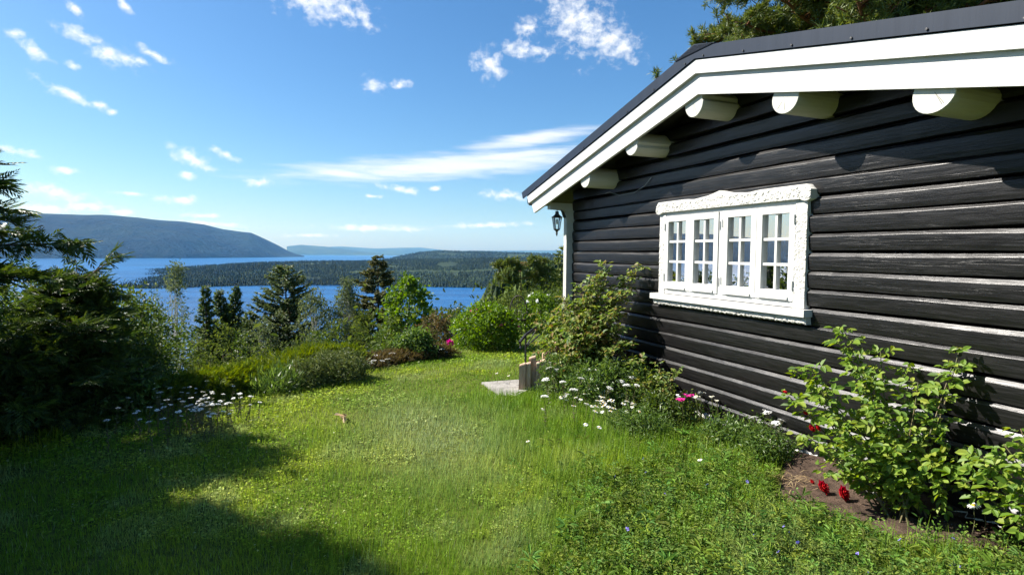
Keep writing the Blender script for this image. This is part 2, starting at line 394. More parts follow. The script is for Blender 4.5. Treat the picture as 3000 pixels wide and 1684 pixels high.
def forest(name, fn, p0, p1, t0, t1, n, hr, seed):
    g = R(seed); px = g.uniform(p0, p1, n); tt = g.uniform(t0, t1, n) ** 1.15
    b = fn(px, tt)
    clear = (fnoise(b[:, 0] + 9000, b[:, 1] + 9000, 0.006, seed, 3) < 0.33) & (tt > 0.08)
    clear |= (np.hypot((px - 1310) / 30, (tt - 0.42) / 0.09) < 1)
    b, tt = b[~clear], tt[~clear]; n = len(b)
    h = g.uniform(*hr, n) * (0.7 + 0.6 * fnoise(b[:, 0] + 5000, b[:, 1] + 5000, 0.02, 7)); wd = h * g.uniform(0.2, 0.34, n)
    leafy = g.random(n) < 0.3 * (fnoise(b[:, 0] + 2000, b[:, 1] + 2000, 0.008, 9) * 2)
    wd = np.where(leafy, h * 0.42, wd); h = np.where(leafy, h * 0.75, h)
    c = np.where(leafy[:, None], np.array([[0.042, 0.064, 0.02]]), np.array([[0.022, 0.038, 0.016]])) * g.uniform(0.75, 1.25, (n, 1)) * (0.45 + 1.1 * fnoise(b[:, 0] + 7000, b[:, 1] + 7000, 0.012, 13)[:, None])
    b[:, 2] -= 0.6
    return cone_forest(name, b, h, wd, c, m_forest, seed)
tag(forest('forest', pen, 352, 1720, 0.004, 0.9, 27000, (6, 9), 41), kind='stuff')
tag(forest('forest', back, 1100, 1720, 0.1, 0.85, 5000, (9, 14), 42), kind='stuff')
# wooded near shore right of the bay
g = R(51); n = 2600
az = g.uniform(-0.05, 0.14, n); r = 60 * (1000 / 60) ** g.random(n)
b_ = np.stack([np.sin(az) * r, np.cos(az) * r], -1); zz = hterr(b_[:, 0], b_[:, 1]); ok = zz > LAKE + 1
b_ = np.concatenate([b_, zz[:, None]], 1)[ok]; n = len(b_); hh = g.uniform(4, 9, n) * np.clip(np.hypot(b_[:, 0], b_[:, 1]) / 160, 0.45, 1.0)
cc = np.where(g.random((n, 1)) < 0.35, [[0.07, 0.1, 0.022]], [[0.024, 0.04, 0.016]]) * g.uniform(.6, 1.4, (n, 1))
tag(cone_forest('forest', b_, hh, hh * g.uniform(.2, .4, n), cc, m_forest, 52), kind='stuff')

# ================================================================== plants
m_bark = P('bark_brown', (0.045, 0.032, 0.022), (0.12, 0.085, 0.06), 6, 0.9, 0.6, 18, 0.15, (1, 1, 0.25))
m_pinebark = P('bark_orange', (0.12, 0.055, 0.028), (0.27, 0.13, 0.07), 5, 0.9, 0.6, 14, 0.15, (1, 1, 0.3))
m_birch = P('bark_birch', (0.10, 0.09, 0.08), (0.5, 0.48, 0.44), 7, 0.8, 0.3, 10, 0.2, (1, 1, 3), lo=0.36, hi=0.46)
m_stem = P('green_stem', (0.06, 0.09, 0.025), (0.14, 0.10, 0.05), 8, 0.6, 0.2, 20, 0.3)
m_twig = P('twig', (0.07, 0.05, 0.035), (0.16, 0.12, 0.08), 10, 0.8, 0.3, 25, 0.2)
LM = dict(
 spruce=leafmat('spruce_needles', [(.035, .066, .02), (.07, .11, .026), (.115, .155, .04)], 0.28, 0.55, 0.3),
 rustspruce=leafmat('old_spruce_needles', [(.042, .058, .02), (.09, .098, .03), (.145, .135, .045)], 0.25, 0.6, 0.25),
 pine=leafmat('pine_needles', [(.04, .07, .018), (.09, .13, .026), (.16, .185, .038)], 0.25, 0.5, 0.35),
 bluepine=leafmat('pale_pine_needles', [(.04, .065, .028), (.085, .12, .042), (.14, .175, .06)], 0.28, 0.5, 0.35),
 birch=leafmat('birch_leaves', [(.05, .075, .032), (.085, .115, .045), (.16, .19, .09)], 0.35, 0.65, 0.15),
 maple=leafmat('maple_leaves', [(.05, .105, .015), (.09, .165, .02), (.14, .22, .03)], 0.42, 0.45, 0.3),
 cypress=leafmat('cypress_sprays', [(.022, .048, .012), (.046, .082, .015), (.085, .12, .022)], 0.25, 0.5, 0.3),
 shrub=leafmat('shrub_leaves', [(.035, .065, .015), (.06, .10, .018), (.10, .14, .026)], 0.35, 0.45, 0.3),
 thuja=leafmat('hedge_sprays', [(.048, .09, .013), (.098, .148, .018), (.175, .205, .022)], 0.3, 0.5, 0.3),
 brown=leafmat('brown_hedge_leaves', [(.05, .055, .02), (.11, .075, .035), (.15, .13, .035)], 0.25, 0.55, 0.25),
 juniper=leafmat('juniper_sprays', [(.055, .082, .024), (.10, .135, .036), (.155, .18, .055)], 0.2, 0.55, 0.25),
 peony=leafmat('peony_leaves', [(.055, .11, .014), (.095, .175, .02), (.15, .235, .03)], 0.42, 0.4, 0.35),
 rose=leafmat('rose_leaves', [(.055, .11, .014), (.10, .18, .02), (.12, .205, .022), (.16, .24, .028), (.19, .265, .03), (.25, .29, .045)], 0.38, 0.5, 0.3),
 climber=leafmat('climbing_rose_leaves', [(.045, .09, .016), (.085, .145, .022), (.15, .21, .035), (.20, .23, .05), (.20, .13, .045)], 0.35, 0.5, 0.3),
 herb=leafmat('herb_leaves', [(.045, .09, .02), (.08, .14, .03), (.135, .20, .045)], 0.35, 0.4, 0.35),
 rough=leafmat('hazel_leaves', [(.036, .06, .015), (.068, .10, .02), (.115, .145, .034)], 0.35, 0.7, 0.12),
)
def finish(root, trunk, leaves, lm, bark):
    if trunk.n: trunk.build('trunk', bark, root, True)
    raw('crown', leaves[0], leaves[1], None, LM[lm], root)
    return root
def conifer(h, r, seed, lm, bark, name, label, loc, z0=0.08, nb=6, step=0.2, droop=0.35, sp=0.26, spw=0.3, up=0.0, power=0.8, group=None, dens=1.0, gap=0.0):
    """a tapered trunk, whorls of drooping limbs, each limb set with many small sprays"""
    g = R(seed); tr = MB(); lv = []
    lean = g.normal(size=2) * 0.01 * h
    tp = lambda z: np.array([lean[0] * (z / h) ** 2, lean[1] * (z / h) ** 2, z])
    zs = np.linspace(0, h, 10); tr.tube([tp(z) for z in zs], 0.016 * h * (1 - zs / h) ** 0.9 + 0.006, 7)
    z = z0 * h
    while z < h * 0.985:
        f = (z - z0 * h) / (h * (1 - z0)); Rz = r * (1 - f) ** power * g.uniform(0.72, 1.12) + 0.05 * r
        for j in range(int(nb * (1 - 0.45 * f)) + 1):
            if g.random() < gap: continue
            a = g.random() * 2 * pi; Lb = Rz * g.uniform(0.6, 1.15); dr = droop * (1 - f) * g.uniform(0.5, 1.3) - up * f
            o = np.array([cos(a), sin(a), 0]); m = 9; tt = np.linspace(0, 1, m)
            path = tp(z)[None] + o[None] * (tt * Lb)[:, None]; path[:, 2] += -dr * Lb * tt ** 1.2 + 0.22 * Lb * tt ** 2.6
            if Lb > 0.25 * r: tr.tube(path[:-1], np.linspace(0.0045 * h * (1 - f) + .004, 0.004, m - 1), 4, False)
            n = max(10, int(Lb / sp * 20 * dens)); u = g.uniform(0.12, 1.0, n) ** 0.8
            Pp = np.stack([np.interp(u, tt, path[:, i]) for i in range(3)], -1) + g.normal(size=(n, 3)) * 0.025 * sp
            sd = np.cross(o, [0, 0, 1.0]); s_ = np.where(g.random(n) < .5, 1, -1)[:, None]
            D = o[None] * g.uniform(.35, 1.0, (n, 1)) + sd[None] * s_ * g.uniform(0.1, 1.0, (n, 1)) + np.array([0, 0, 1.0])[None] * g.normal(-0.15 - droop * .4, 0.35, (n, 1))
            Zn = np.array([0, 0, 1.0])[None] + g.normal(size=(n, 3)) * 0.45
            lv.append(inst(DIAM, Pp, D, Zn, sp * g.uniform(.5, 1.15, n) * (0.55 + .45 * (1 - f)), sp * spw * g.uniform(.6, 1.2, n)))
        z += step * g.uniform(0.7, 1.3) * (1 - 0.45 * f)
    n = 14; lv.append(inst(DIAM, tp(h * .97)[None] + g.normal(size=(n, 3)) * .015 * h + np.array([0, 0, -.02 * h]), np.array([[0, 0, 1.0]]) + g.normal(size=(n, 3)) * .5, rdir(g, n), sp * .7, sp * .2))
    return finish(thing(name, label, 'tree', loc, g.random() * 6, group), tr, join(lv), lm, bark)
def limbs(g, tr, base, tips, r0):
    for tpt in tips:
        mid = base + (tpt - base) * 0.5 + g.normal(size=3) * 0.06 * np.linalg.norm(tpt - base) + np.array([0, 0, 0.04])
        tr.tube([base, mid, tpt], [r0, r0 * .6, r0 * .2], 4, False)
def leafclump(g, c, rad, n, size, asp=0.6, shape=LEAF, upb=0.6, flat=1.0, hang=0.0):
    d = rdir(g, n) * (g.random((n, 1)) ** 0.45) * np.array([[1, 1, flat]])
    Pp = c[None] + d * rad
    D = rdir(g, n) + d * 0.6 + np.array([0, 0, -hang])[None]
    Zn = rdir(g, n) + np.array([0, 0, upb])[None]
    s = size * g.uniform(.6, 1.25, n)
    return inst(shape, Pp, D, Zn, s, s * asp)
def leafy(name, label, cat, loc, h, prof, seed, lm, bark, nclump, nleaf, size, crad, trunk_r, z0=0.15, asp=0.6, hang=0.0, group=None, shape=LEAF, stems=1, part='crown', flat=0.8, core=0.5):
    """broadleaf tree or bush: limbs to clumps of leaves spread through a crown whose radius follows prof [(z/h, r)]"""
    g = R(seed); tr = MB(); lv = []
    pz, pr = [p[0] for p in prof], [p[1] for p in prof]
    tops = []
    for s in range(stems):
        off = np.array([g.normal(), g.normal(), 0]) * (0.0 if stems == 1 else np.mean(pr) * .35)
        zt = np.linspace(0, h * (.93 if stems == 1 else g.uniform(.6, .9)), 7)
        pth = np.stack([off[0] * (zt / h) + g.normal(size=7) * .01 * h, off[1] * (zt / h) + g.normal(size=7) * .01 * h, zt], -1)
        tr.tube(pth, trunk_r * (1 - zt / h * .9), 6); tops.append(pth)
    for i in range(nclump):
        f = g.uniform(z0, 1.0); a = g.random() * 2 * pi; rz = np.interp(f, pz, pr) * g.uniform(core, 1.08) ** 0.8
        c = np.array([cos(a) * rz, sin(a) * rz, f * h]); c += g.normal(size=3) * crad * .3
        if i % 3 == 0:
            pth = tops[i % stems]; k_ = min(6, max(0, int((f - .22) * 6))); limbs(g, tr, pth[k_], [c], trunk_r * .28)
        cr = crad * g.uniform(.55, 1.35)
        lv.append(leafclump(g, c, cr, max(5, int(nleaf * (cr / crad) ** 1.6)), size, asp, shape, 0.7, flat, hang))
    root = thing(name, label, cat, loc, g.random() * 6, group)
    if bark is not None and tr.n: tr.build('trunk' if cat == 'tree' else 'stem', bark, root, True)
    V, Q = join(lv); raw(part, V, Q, None, LM[lm], root)
    return root
def tuft_tree(name, label, loc, h, limbspec, seed, bark, lm, tuft=0.3, per=26, nl=0.05):
    """a pine: bare trunk, crooked limbs, needle tufts in cushions along their outer parts; limbspec rows = (z/h, azimuth, length, rise)"""
    g = R(seed); tr = MB(); Pt, Dt = [], []
    zt = np.linspace(0, h, 9); pth = np.stack([np.cumsum(g.normal(size=9)) * .008 * h, np.cumsum(g.normal(size=9)) * .008 * h, zt], -1)
    tr.tube(pth, 0.022 * h * (1 - zt / h * .85), 8)
    for (f, a, Ln, rise) in limbspec:
        b0 = np.array([np.interp(f * h, zt, pth[:, i]) for i in range(3)])
        o = np.array([cos(a), sin(a), 0]); sd = np.array([-sin(a), cos(a), 0]); m = 8; tt = np.linspace(0, 1, m)
        bend = g.normal() * .25
        path = b0[None] + o[None] * (tt * Ln)[:, None] + sd[None] * (bend * Ln * tt ** 2)[:, None]; path[:, 2] += rise * Ln * tt + g.normal(size=m) * .02 * Ln
        tr.tube(path, np.linspace(.007 * h, .002 * h, m), 5, False)
        for s in range(int(Ln / (tuft * .34)) + 3):
            u = g.uniform(.25, 1.0); p = np.array([np.interp(u, tt, path[:, i]) for i in range(3)])
            side = sd * g.normal() + o * g.uniform(0, .8) + np.array([0, 0, g.uniform(.0, .8)]); side /= np.linalg.norm(side)
            ln = Ln * .32 * g.uniform(.3, 1.0) * (1.15 - u * .6)
            q_ = p + side * ln; tr.tube([p, (p + q_) / 2 + np.array([0, 0, .02]), q_], [.0022 * h, .0015 * h, .001 * h], 3, False)
            for w in np.linspace(.35, 1, 4):
                Pt.append(p + (q_ - p) * w + g.normal(size=3) * tuft * .22); Dt.append(side + np.array([0, 0, .45]))
    Pt, Dt = np.array(Pt), unit(np.array(Dt)); n = len(Pt)
    Pn = np.repeat(Pt, per, 0) + g.normal(size=(n * per, 3)) * tuft * .09; Dn = np.repeat(Dt, per, 0) * .75 + rdir(g, n * per)
    lv = inst(DIAM, Pn, Dn, rdir(g, n * per), tuft * g.uniform(.35, .75, n * per), tuft * nl * g.uniform(.7, 1.4, n * per))
    return finish(thing(name, label, 'tree', loc), tr, lv, lm, bark)
def on(x, y, dz=0.0): return (x, y, float(hterr(x, y)) + dz)
def treeat(px, ytop, Y):
    """base on the terrain and height so that the top stands at that height over the lake view"""
    p = A(px, ytop, Y); z = float(hterr(p[0], p[1])); return (p[0], p[1], z - 0.1), p[2] - z + 0.1

# ================================================================== the cabin
def logmat():
    m, t, b = newmat('black_tarred_logs')
    co = nd(t, 'ShaderNodeTexCoord')
    def nz(scale, st, detail=8, rough=.65):
        mp = nd(t, 'ShaderNodeMapping'); mp.inputs['Scale'].default_value = st; t.links.new(co.outputs['Object'], mp.inputs[0])
        n = nd(t, 'ShaderNodeTexNoise'); n.inputs['Scale'].default_value = scale; n.inputs['Detail'].default_value = detail; n.inputs['Roughness'].default_value = rough
        t.links.new(mp.outputs[0], n.inputs['Vector']); return n.outputs[0]
    grain = nz(9, (.5, 4, 7)); fine = nz(45, (.35, 1, 3)); flake = nz(11, (.55, 1, 4.5), 10, .75); patch = nz(1.4, (.6, 1, 1.2), 5)
    r = nd(t, 'ShaderNodeValToRGB'); t.links.new(grain, r.inputs[0])
    r.color_ramp.elements[0].color = (.0042, .0041, .0044, 1); r.color_ramp.elements[1].color = (.0105, .0097, .0098, 1)
    r.color_ramp.elements[0].position, r.color_ramp.elements[1].position = .35, .68
    mxx = nd(t, 'ShaderNodeMix', data_type='RGBA'); t.links.new(r.outputs[0], mxx.inputs[6]); mxx.inputs[7].default_value = (.16, .155, .15, 1)
    fl = mth('MULTIPLY', mrange(flake, .66, .76, 0, 1, t), mrange(patch, .5, .62, 0, .9, t), t); t.links.new(fl, mxx.inputs[0])
    t.links.new(mxx.outputs[2], b.inputs['Base Color'])
    t.links.new(mrange(grain, .3, .7, .30, .44, t), b.inputs['Roughness']); b.inputs['Specular IOR Level'].default_value = .45
    ck = nz(3.2, (.22, 1, 6.5), 5, .55); ckm = mth('MULTIPLY', mrange(mth('ABSOLUTE', mth('SUBTRACT', ck, .5, t), None, t), .0, .016, 1, 0, t), mrange(patch, .42, .55, 0, 1, t), t)
    mc = nd(t, 'ShaderNodeMix', data_type='RGBA'); t.links.new(ckm, mc.inputs[0]); t.links.new(mxx.outputs[2], mc.inputs[6]); mc.inputs[7].default_value = (.001, .001, .001, 1); t.links.new(mc.outputs[2], b.inputs['Base Color'])
    hgt = mth('ADD', mth('MULTIPLY', grain, .35, t), mth('ADD', mth('MULTIPLY', fine, .10, t), mth('ADD', mth('MULTIPLY', flake, .35, t), mth('MULTIPLY', ckm, -.10, t), t), t), t)
    bp = nd(t, 'ShaderNodeBump'); bp.inputs['Strength'].default_value = .42; bp.inputs['Distance'].default_value = .012
    t.links.new(hgt, bp.inputs['Height']); t.links.new(bp.outputs[0], b.inputs['Normal'])
    return m
m_log = logmat()
m_white = P('white_paint', (.46, .46, .44), (.54, .54, .52), 3, .5, .12, 30, .4, (1, 6, 6))
m_board = P('white_boards', (.44, .44, .425), (.53, .53, .515), 2.2, .55, .16, 22, .35, (.5, 8, 8))
m_carve = P('white_carving', (.42, .41, .38), (.52, .51, .48), 12, .6, .25, 60, .3)
m_cream = P('white_beam_paint', (.42, .415, .365), (.49, .485, .44), 4, .5, .15, 16, .4, (3, .4, 3))
m_metal = P('dark_roof_metal', (.009, .016, .030), (.014, .022, .038), 2, .5, .06, 8, .2, (6, 1, .3))
m_soffit = P('dark_soffit', (.010, .009, .009), (.022, .02, .019), 5, .7, .3, 20, .3, (6, .5, 1))
m_found = P('whitewashed_stone', (.10, .09, .075), (.66, .65, .61), 11, .85, 1.0, 18, .2, lo=.36, hi=.52)
m_iron = P('black_iron', (.012, .012, .013), (.025, .025, .027), 20, .45, .15, 60, .5)
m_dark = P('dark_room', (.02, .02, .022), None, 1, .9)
m_glass, t, b = newmat('window_glass')
gl = nd(t, 'ShaderNodeBsdfGlossy'); gl.inputs['Roughness'].default_value = 0.004; tp_ = nd(t, 'ShaderNodeBsdfTransparent'); tp_.inputs[0].default_value = (.9, .93, .93, 1)
fr = nd(t, 'ShaderNodeFresnel'); fr.inputs[0].default_value = 1.5; ms = nd(t, 'ShaderNodeMixShader')
t.links.new(mth('MULTIPLY', fr.outputs[0], 0.68, t, True), ms.inputs[0]); t.links.new(tp_.outputs[0], ms.inputs[1]); t.links.new(gl.outputs[0], ms.inputs[2]); t.links.new(ms.outputs[0], t.nodes['Material Output'].inputs[0])

house = thing('log_cabin', 'black log cabin with white bargeboards and round white beam ends under a dark roof', 'cabin', NN * WD, math.atan2(UU[1], UU[0]))
S0, S1, RS, SL = 1.05, 7.39, 4.22, 0.232          # wall from s = 1.05 to 7.39, ridge at 4.22
WH = (3.42, 5.25, 1.22, 2.10)                     # window opening
rowh = 0.147; prof = np.array([(0, -.06), (.03, -.045), (.05, -.010), (.09, .002), (.30, .008), (.62, .0125), (.80, .0135), (.825, .012), (.955, -.004), (.97, -.05), (1.0, -.06)])
def logrows(ax_s0, ax_s1, z0, z1, gable, hole, seed):
    g = R(seed); mb = MB(); z = z0; i = 0
    while z < z1 - .02:
        h = z0 + (i + 1) * rowh - z + .004; a, c = ax_s0, ax_s1
        if gable:
            half = (3.25 - (z + h * .5)) / SL
            a, c = max(a, RS - half), min(c, RS + half)
        segs = [(a, c)]
        if hole and hole[2] < z + h * .5 < hole[3]: segs = [(a, hole[0]), (hole[1], c)]
        dzr, dor = g.normal() * .006, g.normal() * .006
        ph = g.random(4) * 6
        for (p, q) in segs:
            if q - p < .05: continue
            n = max(4, int((q - p) / .12)); ss = np.linspace(p, q, n)
            wob = .0045 * np.sin(ss * 1.3 + ph[0]) + .003 * np.sin(ss * 4.1 + ph[1]) + g.normal(size=n) * .0012
            wo = .004 * np.sin(ss * 1.7 + ph[2]) + g.normal(size=n) * .001
            V = np.zeros((n, len(prof), 3)); V[..., 0] = ss[:, None]
            V[..., 1] = prof[None, :, 1] + dor + wo[:, None]; V[..., 2] = z + prof[None, :, 0] * h + ((wob + dzr)[:, None]) * np.sin(np.clip(prof[None, :, 0], .0, 1) * pi) ** .5
            mb.grid(V.reshape(-1, 3)[:, :], n, len(prof))
        i += 1; z = z0 + i * rowh + g.normal() * .005
    return mb
lw = logrows(S0, S1, 0.05, 3.2, True, WH, 61); lw.build('log_wall', m_log, house)
sw = logrows(-8, 0, 0.05, 2.35, False, None, 62)
def place(mb, fn):
    mb.v = [fn(v) for v in mb.v]; return mb
place(sw, lambda v: np.stack([S1 + .02 + v[:, 1], v[:, 0], v[:, 2]], -1)).build('side_wall', m_log, house)
sw = logrows(-8, 0, 0.05, 2.35, False, None, 63)
place(sw, lambda v: np.stack([S0 - .02 - v[:, 1], v[:, 0], v[:, 2]], -1)).build('side_wall', m_log, house)
MB().box((S0, -8.05, 0), (S1, -7.95, 3.1)).build('back_wall', m_log, house)
# a dark room behind the window
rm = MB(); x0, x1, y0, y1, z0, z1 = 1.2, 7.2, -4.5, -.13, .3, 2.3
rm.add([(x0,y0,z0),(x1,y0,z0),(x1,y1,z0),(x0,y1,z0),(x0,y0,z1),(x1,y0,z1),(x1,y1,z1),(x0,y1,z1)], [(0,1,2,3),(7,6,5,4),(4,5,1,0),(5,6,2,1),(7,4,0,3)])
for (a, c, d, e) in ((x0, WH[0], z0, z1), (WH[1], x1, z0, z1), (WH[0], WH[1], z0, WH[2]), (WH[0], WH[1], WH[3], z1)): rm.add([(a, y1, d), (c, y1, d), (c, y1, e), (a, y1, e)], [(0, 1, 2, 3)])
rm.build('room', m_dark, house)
# foundation: a rough whitewashed strip
g = R(64); n = 240; ss = np.linspace(S0, S1 + .05, n); fo = np.array([(-.02, .02), (.03, .055), (-.04, .05), (-.14, .05), (-.3, .06)])
V = np.zeros((n, 5, 3)); V[..., 0] = ss[:, None]; V[..., 1] = fo[None, :, 1] - .025 + g.normal(size=(n, 5)) * .02; V[..., 2] = fo[None, :, 0] + .045 + g.normal(size=(n, 5)) * .008 * (np.arange(5) > 0)
MB().grid(V.reshape(-1, 3), n, 5).build('foundation', m_found, house, True)
# roof
def slope(side, top, bot, o0, o1, e0, e1):        # a sloping board: z offsets below the ridge line, ends at s distance e0 (top edge) / e1 (bottom edge)
    sg = 1 if side > 0 else -1; V = []
    for o in (o0, o1):
        for (d, zz) in ((0, top), (e0, top), (e1, bot), (0, bot)): V.append((RS + sg * d, o, zz - SL * d))
    f = [(0,1,2,3),(7,6,5,4),(0,4,5,1),(1,5,6,2),(2,6,7,3),(3,7,4,0)]
    return MB().add(V, f if sg > 0 else [tuple(reversed(x)) for x in f])
for sd in (1, -1):
    slope(sd, 3.468, 3.30, -8.3, .41, 3.92, 3.9).build('roof_panel', m_metal, house)
    slope(sd, 3.297, 3.262, -8.3, .41, 3.86, 3.85).build('soffit', m_soffit, house)
    slope(sd, 3.365, 3.248, .445, .478, 3.76, 3.70).build('bargeboard', m_board, house)
    slope(sd, 3.262, 3.07, .411, .443, 3.68, 3.58).build('bargeboard', m_board, house)
    fl = slope(sd, 3.48, 3.374, .480, .492, 3.94, 3.89).build('verge_flashing', m_metal, house)
    slope(sd, 3.484, 3.4705, .30, .479, 3.945, 3.943).build('flashing_lip', m_metal, fl)
    for d in np.arange(.12, 3.9, .47):
        a = np.array([RS + sd * d, .4921, 3.392 - SL * d]); MB().tube([a, a + [0, .009, 0]], .008, 6).build('screw', m_iron, fl)
MB().prism([(RS - .26, 3.43), (RS - .26, 3.425), (RS, 3.487), (RS + .26, 3.425), (RS + .26, 3.43), (RS, 3.497)], 1, -8.32, .5).build('ridge_cap', m_metal, house)
hm_ = P('crack_shade', (.13, .125, .11), None, 1, .9)
def beam(s, zb, seed, crack):
    g = R(seed); r = .122; n = 28; a = np.linspace(0, 2 * pi, n, endpoint=False); yy = np.array([-.25, -.05, .1, .25, .35, .405, .41]); V = np.zeros((len(yy), n, 3))
    rad = r * (1 + .018 * np.sin(a * 2 + seed) + .012 * np.sin(a * 3 + 2 * seed))
    for i, y in enumerate(yy):
        rr_ = rad * (1 if i < 6 else .975); V[i, :, 0] = s + np.sin(a) * rr_; V[i, :, 1] = y; V[i, :, 2] = zb + r - np.cos(a) * rr_
        for cang in crack:                         # drying split along the beam
            V[i, :, 0] -= np.sin(a) * .022 * np.exp(-((a - cang) / .06) ** 2); V[i, :, 2] += np.cos(a) * .022 * np.exp(-((a - cang) / .06) ** 2)
    mb = MB(); V = V.reshape(-1, 3); m = len(yy)
    q = [(i*n+j, i*n+(j+1)%n, (i+1)*n+(j+1)%n, (i+1)*n+j) for i in range(m-1) for j in range(n)]
    mb.add(np.vstack([V, [[s, .41, zb + r]]]), q, [(m*n, (m-1)*n+j, (m-1)*n+(j+1)%n) for j in range(n)])
    bm = mb.build('roof_beam', m_cream, house)
    for a0 in g.uniform(-.9, .9, 2):               # drying cracks in the sawn end
        L0 = r * g.uniform(.5, .9); e = np.array([s + sin(a0) * .01, .4112, zb + r]); d = np.array([sin(a0), 0, -cos(a0)]); p_ = np.array([cos(a0), 0, sin(a0)])
        MB().add([e + p_ * .0006, e - p_ * .0006, e + d * L0 - p_ * .0016, e + d * L0 + p_ * .0016], [(0, 1, 2, 3)]).build('crack', hm_, bm)
    return bm
for i, (s, zb, ck) in enumerate([(7.3, 2.24, []), (6.32, 2.46, []), (5.31, 2.70, [4.9]), (4.31, 2.89, [4.45]), (3.28, 2.695, []), (2.22, 2.465, [4.3, 4.42]), (1.2, 2.24, [])]):
    if i: beam(s, zb, 70 + i, ck)
# corner post with the curved bracket under the eave
MB().box((S1 + .004, -.06, -.12), (S1 + .094, .106, 2.15)).build('corner_post', m_cream, house)
br = [(-.06, 2.152), (.106, 2.152), (.112, 2.19), (.13, 2.235), (.17, 2.262), (.37, 2.27), (.37, 2.36), (-.06, 2.36)]
mb = MB()
mb.prism([br[7], br[0], br[1], br[2]], 0, S1 + .004, S1 + .094)
for k_ in (2, 3, 4, 5): mb.prism([br[7], br[k_], br[k_ + 1]], 0, S1 + .004, S1 + .094)
mb.build('eave_bracket', m_cream, house)
# window
fm = MB()
for (a, c) in ((3.42, 3.475), (5.195, 5.25), (4.305, 4.365)): fm.box((a, -.06, 1.22), (c, .03, 2.10))
for (a, c) in ((3.475, 4.305), (4.365, 5.195)):
    fm.box((a, -.06, 2.055), (c, .03, 2.10)); fm.box((a, -.06, 1.22), (c, .03, 1.265))
win = fm.build('window', m_white, house)
def carved(name, s0, s1, zlo, zhi, o0, amp, seed, ns, nz_, par, vert=False, lace=0.0):
    g = R(seed); ss = np.linspace(s0, s1, ns); V = np.zeros((ns, nz_ + 2, 3)); zl, zh = zlo(ss), zhi(ss)
    tt = np.linspace(0, 1, nz_); SS, TT = np.meshgrid(ss, tt, indexing='ij'); ZZ = zl[:, None] + (zh - zl)[:, None] * TT
    hgt = np.zeros_like(SS); L_ = (s1 - s0) + float((zh - zl).max()); m = int(L_ * 230)
    for _ in range(m):                              # leafy scrolls: small rings and knobs
        cs, cz = g.uniform(s0, s1), g.uniform(zl.min(), zh.max()); r = g.uniform(.007, .019); d = np.hypot(SS - cs, ZZ - cz)
        hgt = np.maximum(hgt, np.exp(-((d - r * .6) / (r * .3)) ** 2) * g.uniform(.5, 1)) if g.random() < .6 else np.maximum(hgt, np.exp(-(d / (r * .55)) ** 2))
    edge = np.minimum(TT, 1 - TT) * 6; hgt *= np.clip(edge, 0.15, 1)
    if lace: ZZ[:, 0] += lace * (np.sin(ss * 105) > 0) ; ZZ[:, 1] = np.maximum(ZZ[:, 1], ZZ[:, 0] + .002)
    V[:, 1:-1, 0], V[:, 1:-1, 2] = SS, ZZ; V[:, 1:-1, 1] = o0 + amp * hgt
    V[:, 0] = V[:, 1]; V[:, -1] = V[:, -2]; V[:, 0, 1] = V[:, -1, 1] = -.03
    mb = MB().grid(V.reshape(-1, 3), ns, nz_ + 2)
    for e in (0, -1):
        c = V[e].copy(); c2 = c.copy(); c2[:, 1] = -.03; k2 = nz_ + 2
        mb.add(np.vstack([c, c2]), [(i, i + 1, k2 + i + 1, k2 + i) for i in range(k2 - 1)])
    return mb.build(name, m_carve, par, True)
def cst(v): return lambda s: np.full_like(s, v)
def hump(s):
    e = smooth01(s, 3.32, 3.37) * smooth01(-s, -5.33, -5.28)
    return 2.185 + .022 * e - .02 * (1 - e) + .034 * np.exp(-((s - 4.335) / .13) ** 2) + .006 * np.exp(-((s - 4.335) / .035) ** 2) - .01 * np.exp(-((np.abs(s - 4.335) - .36) / .08) ** 2)
carved('carved_header', 3.325, 5.325, lambda s: 2.092 - .018 * np.sin(np.clip((np.abs(s - 4.325) - .9) / .1, 0, 1) * pi), hump, .062, .009, 81, 520, 34, win)
carved('carved_trim', 3.372, 3.485, cst(1.215), cst(2.09), .036, .007, 82, 30, 240, win)
carved('carved_trim', 5.185, 5.285, cst(1.215), cst(2.09), .036, .007, 83, 28, 240, win)
MB().box((3.32, -.03, 1.155), (5.365, .095, 1.212)).build('sill', m_white, win)
carved('valance', 3.335, 5.35, cst(1.092), cst(1.153), .05, .016, 84, 320, 9, win, False, .008)
for i, (a, c) in enumerate([(3.480, 3.888), (3.893, 4.302), (4.368, 4.778), (4.783, 5.192)]):
    sm = MB(); z0, z1, y0, y1 = 1.268, 2.052, -.02, .040
    sm.box((a, y0, z0), (a + .06, y1, z1)).box((c - .06, y0, z0), (c, y1, z1)).box((a + .06, y0, z1 - .06), (c - .06, y1, z1)).box((a + .06, y0, z0), (c - .06, y1, z0 + .085))
    sm.box((a + .05, y1 + .001, z0 + .008), (c - .05, y1 + .014, z0 + .03))
    m_ = (a + c) / 2; za, zb = z0 + .085, z1 - .06
    sm.box((m_ - .012, y0 + .012, za), (m_ + .012, y1 - .012, zb))
    for f in (1 / 3, 2 / 3): 
        zz = za + (zb - za) * f
        sm.box((a + .06, y0 + .010, zz - .012), (m_ - .0121, y1 - .014, zz + .012)); sm.box((m_ + .0121, y0 + .010, zz - .012), (c - .06, y1 - .014, zz + .012))
    sm.build('sash', m_white, win)
    MB().add([(a + .055, .004, za - .005), (c - .055, .004, za - .005), (c - .055, .004, zb + .005), (a + .055, .004, zb + .005)], [(0, 1, 2, 3)]).build('pane', m_glass, win)
hm = P('hinge_grey', (.55, .55, .53), None, 1, .5)
for s_ in (3.488, 4.31, 4.36, 5.186):
    for zz in (1.36, 1.90):
        MB().tube([(s_, .047, zz), (s_, .047, zz + .075)], .007, 8).build('hinge', hm, win)
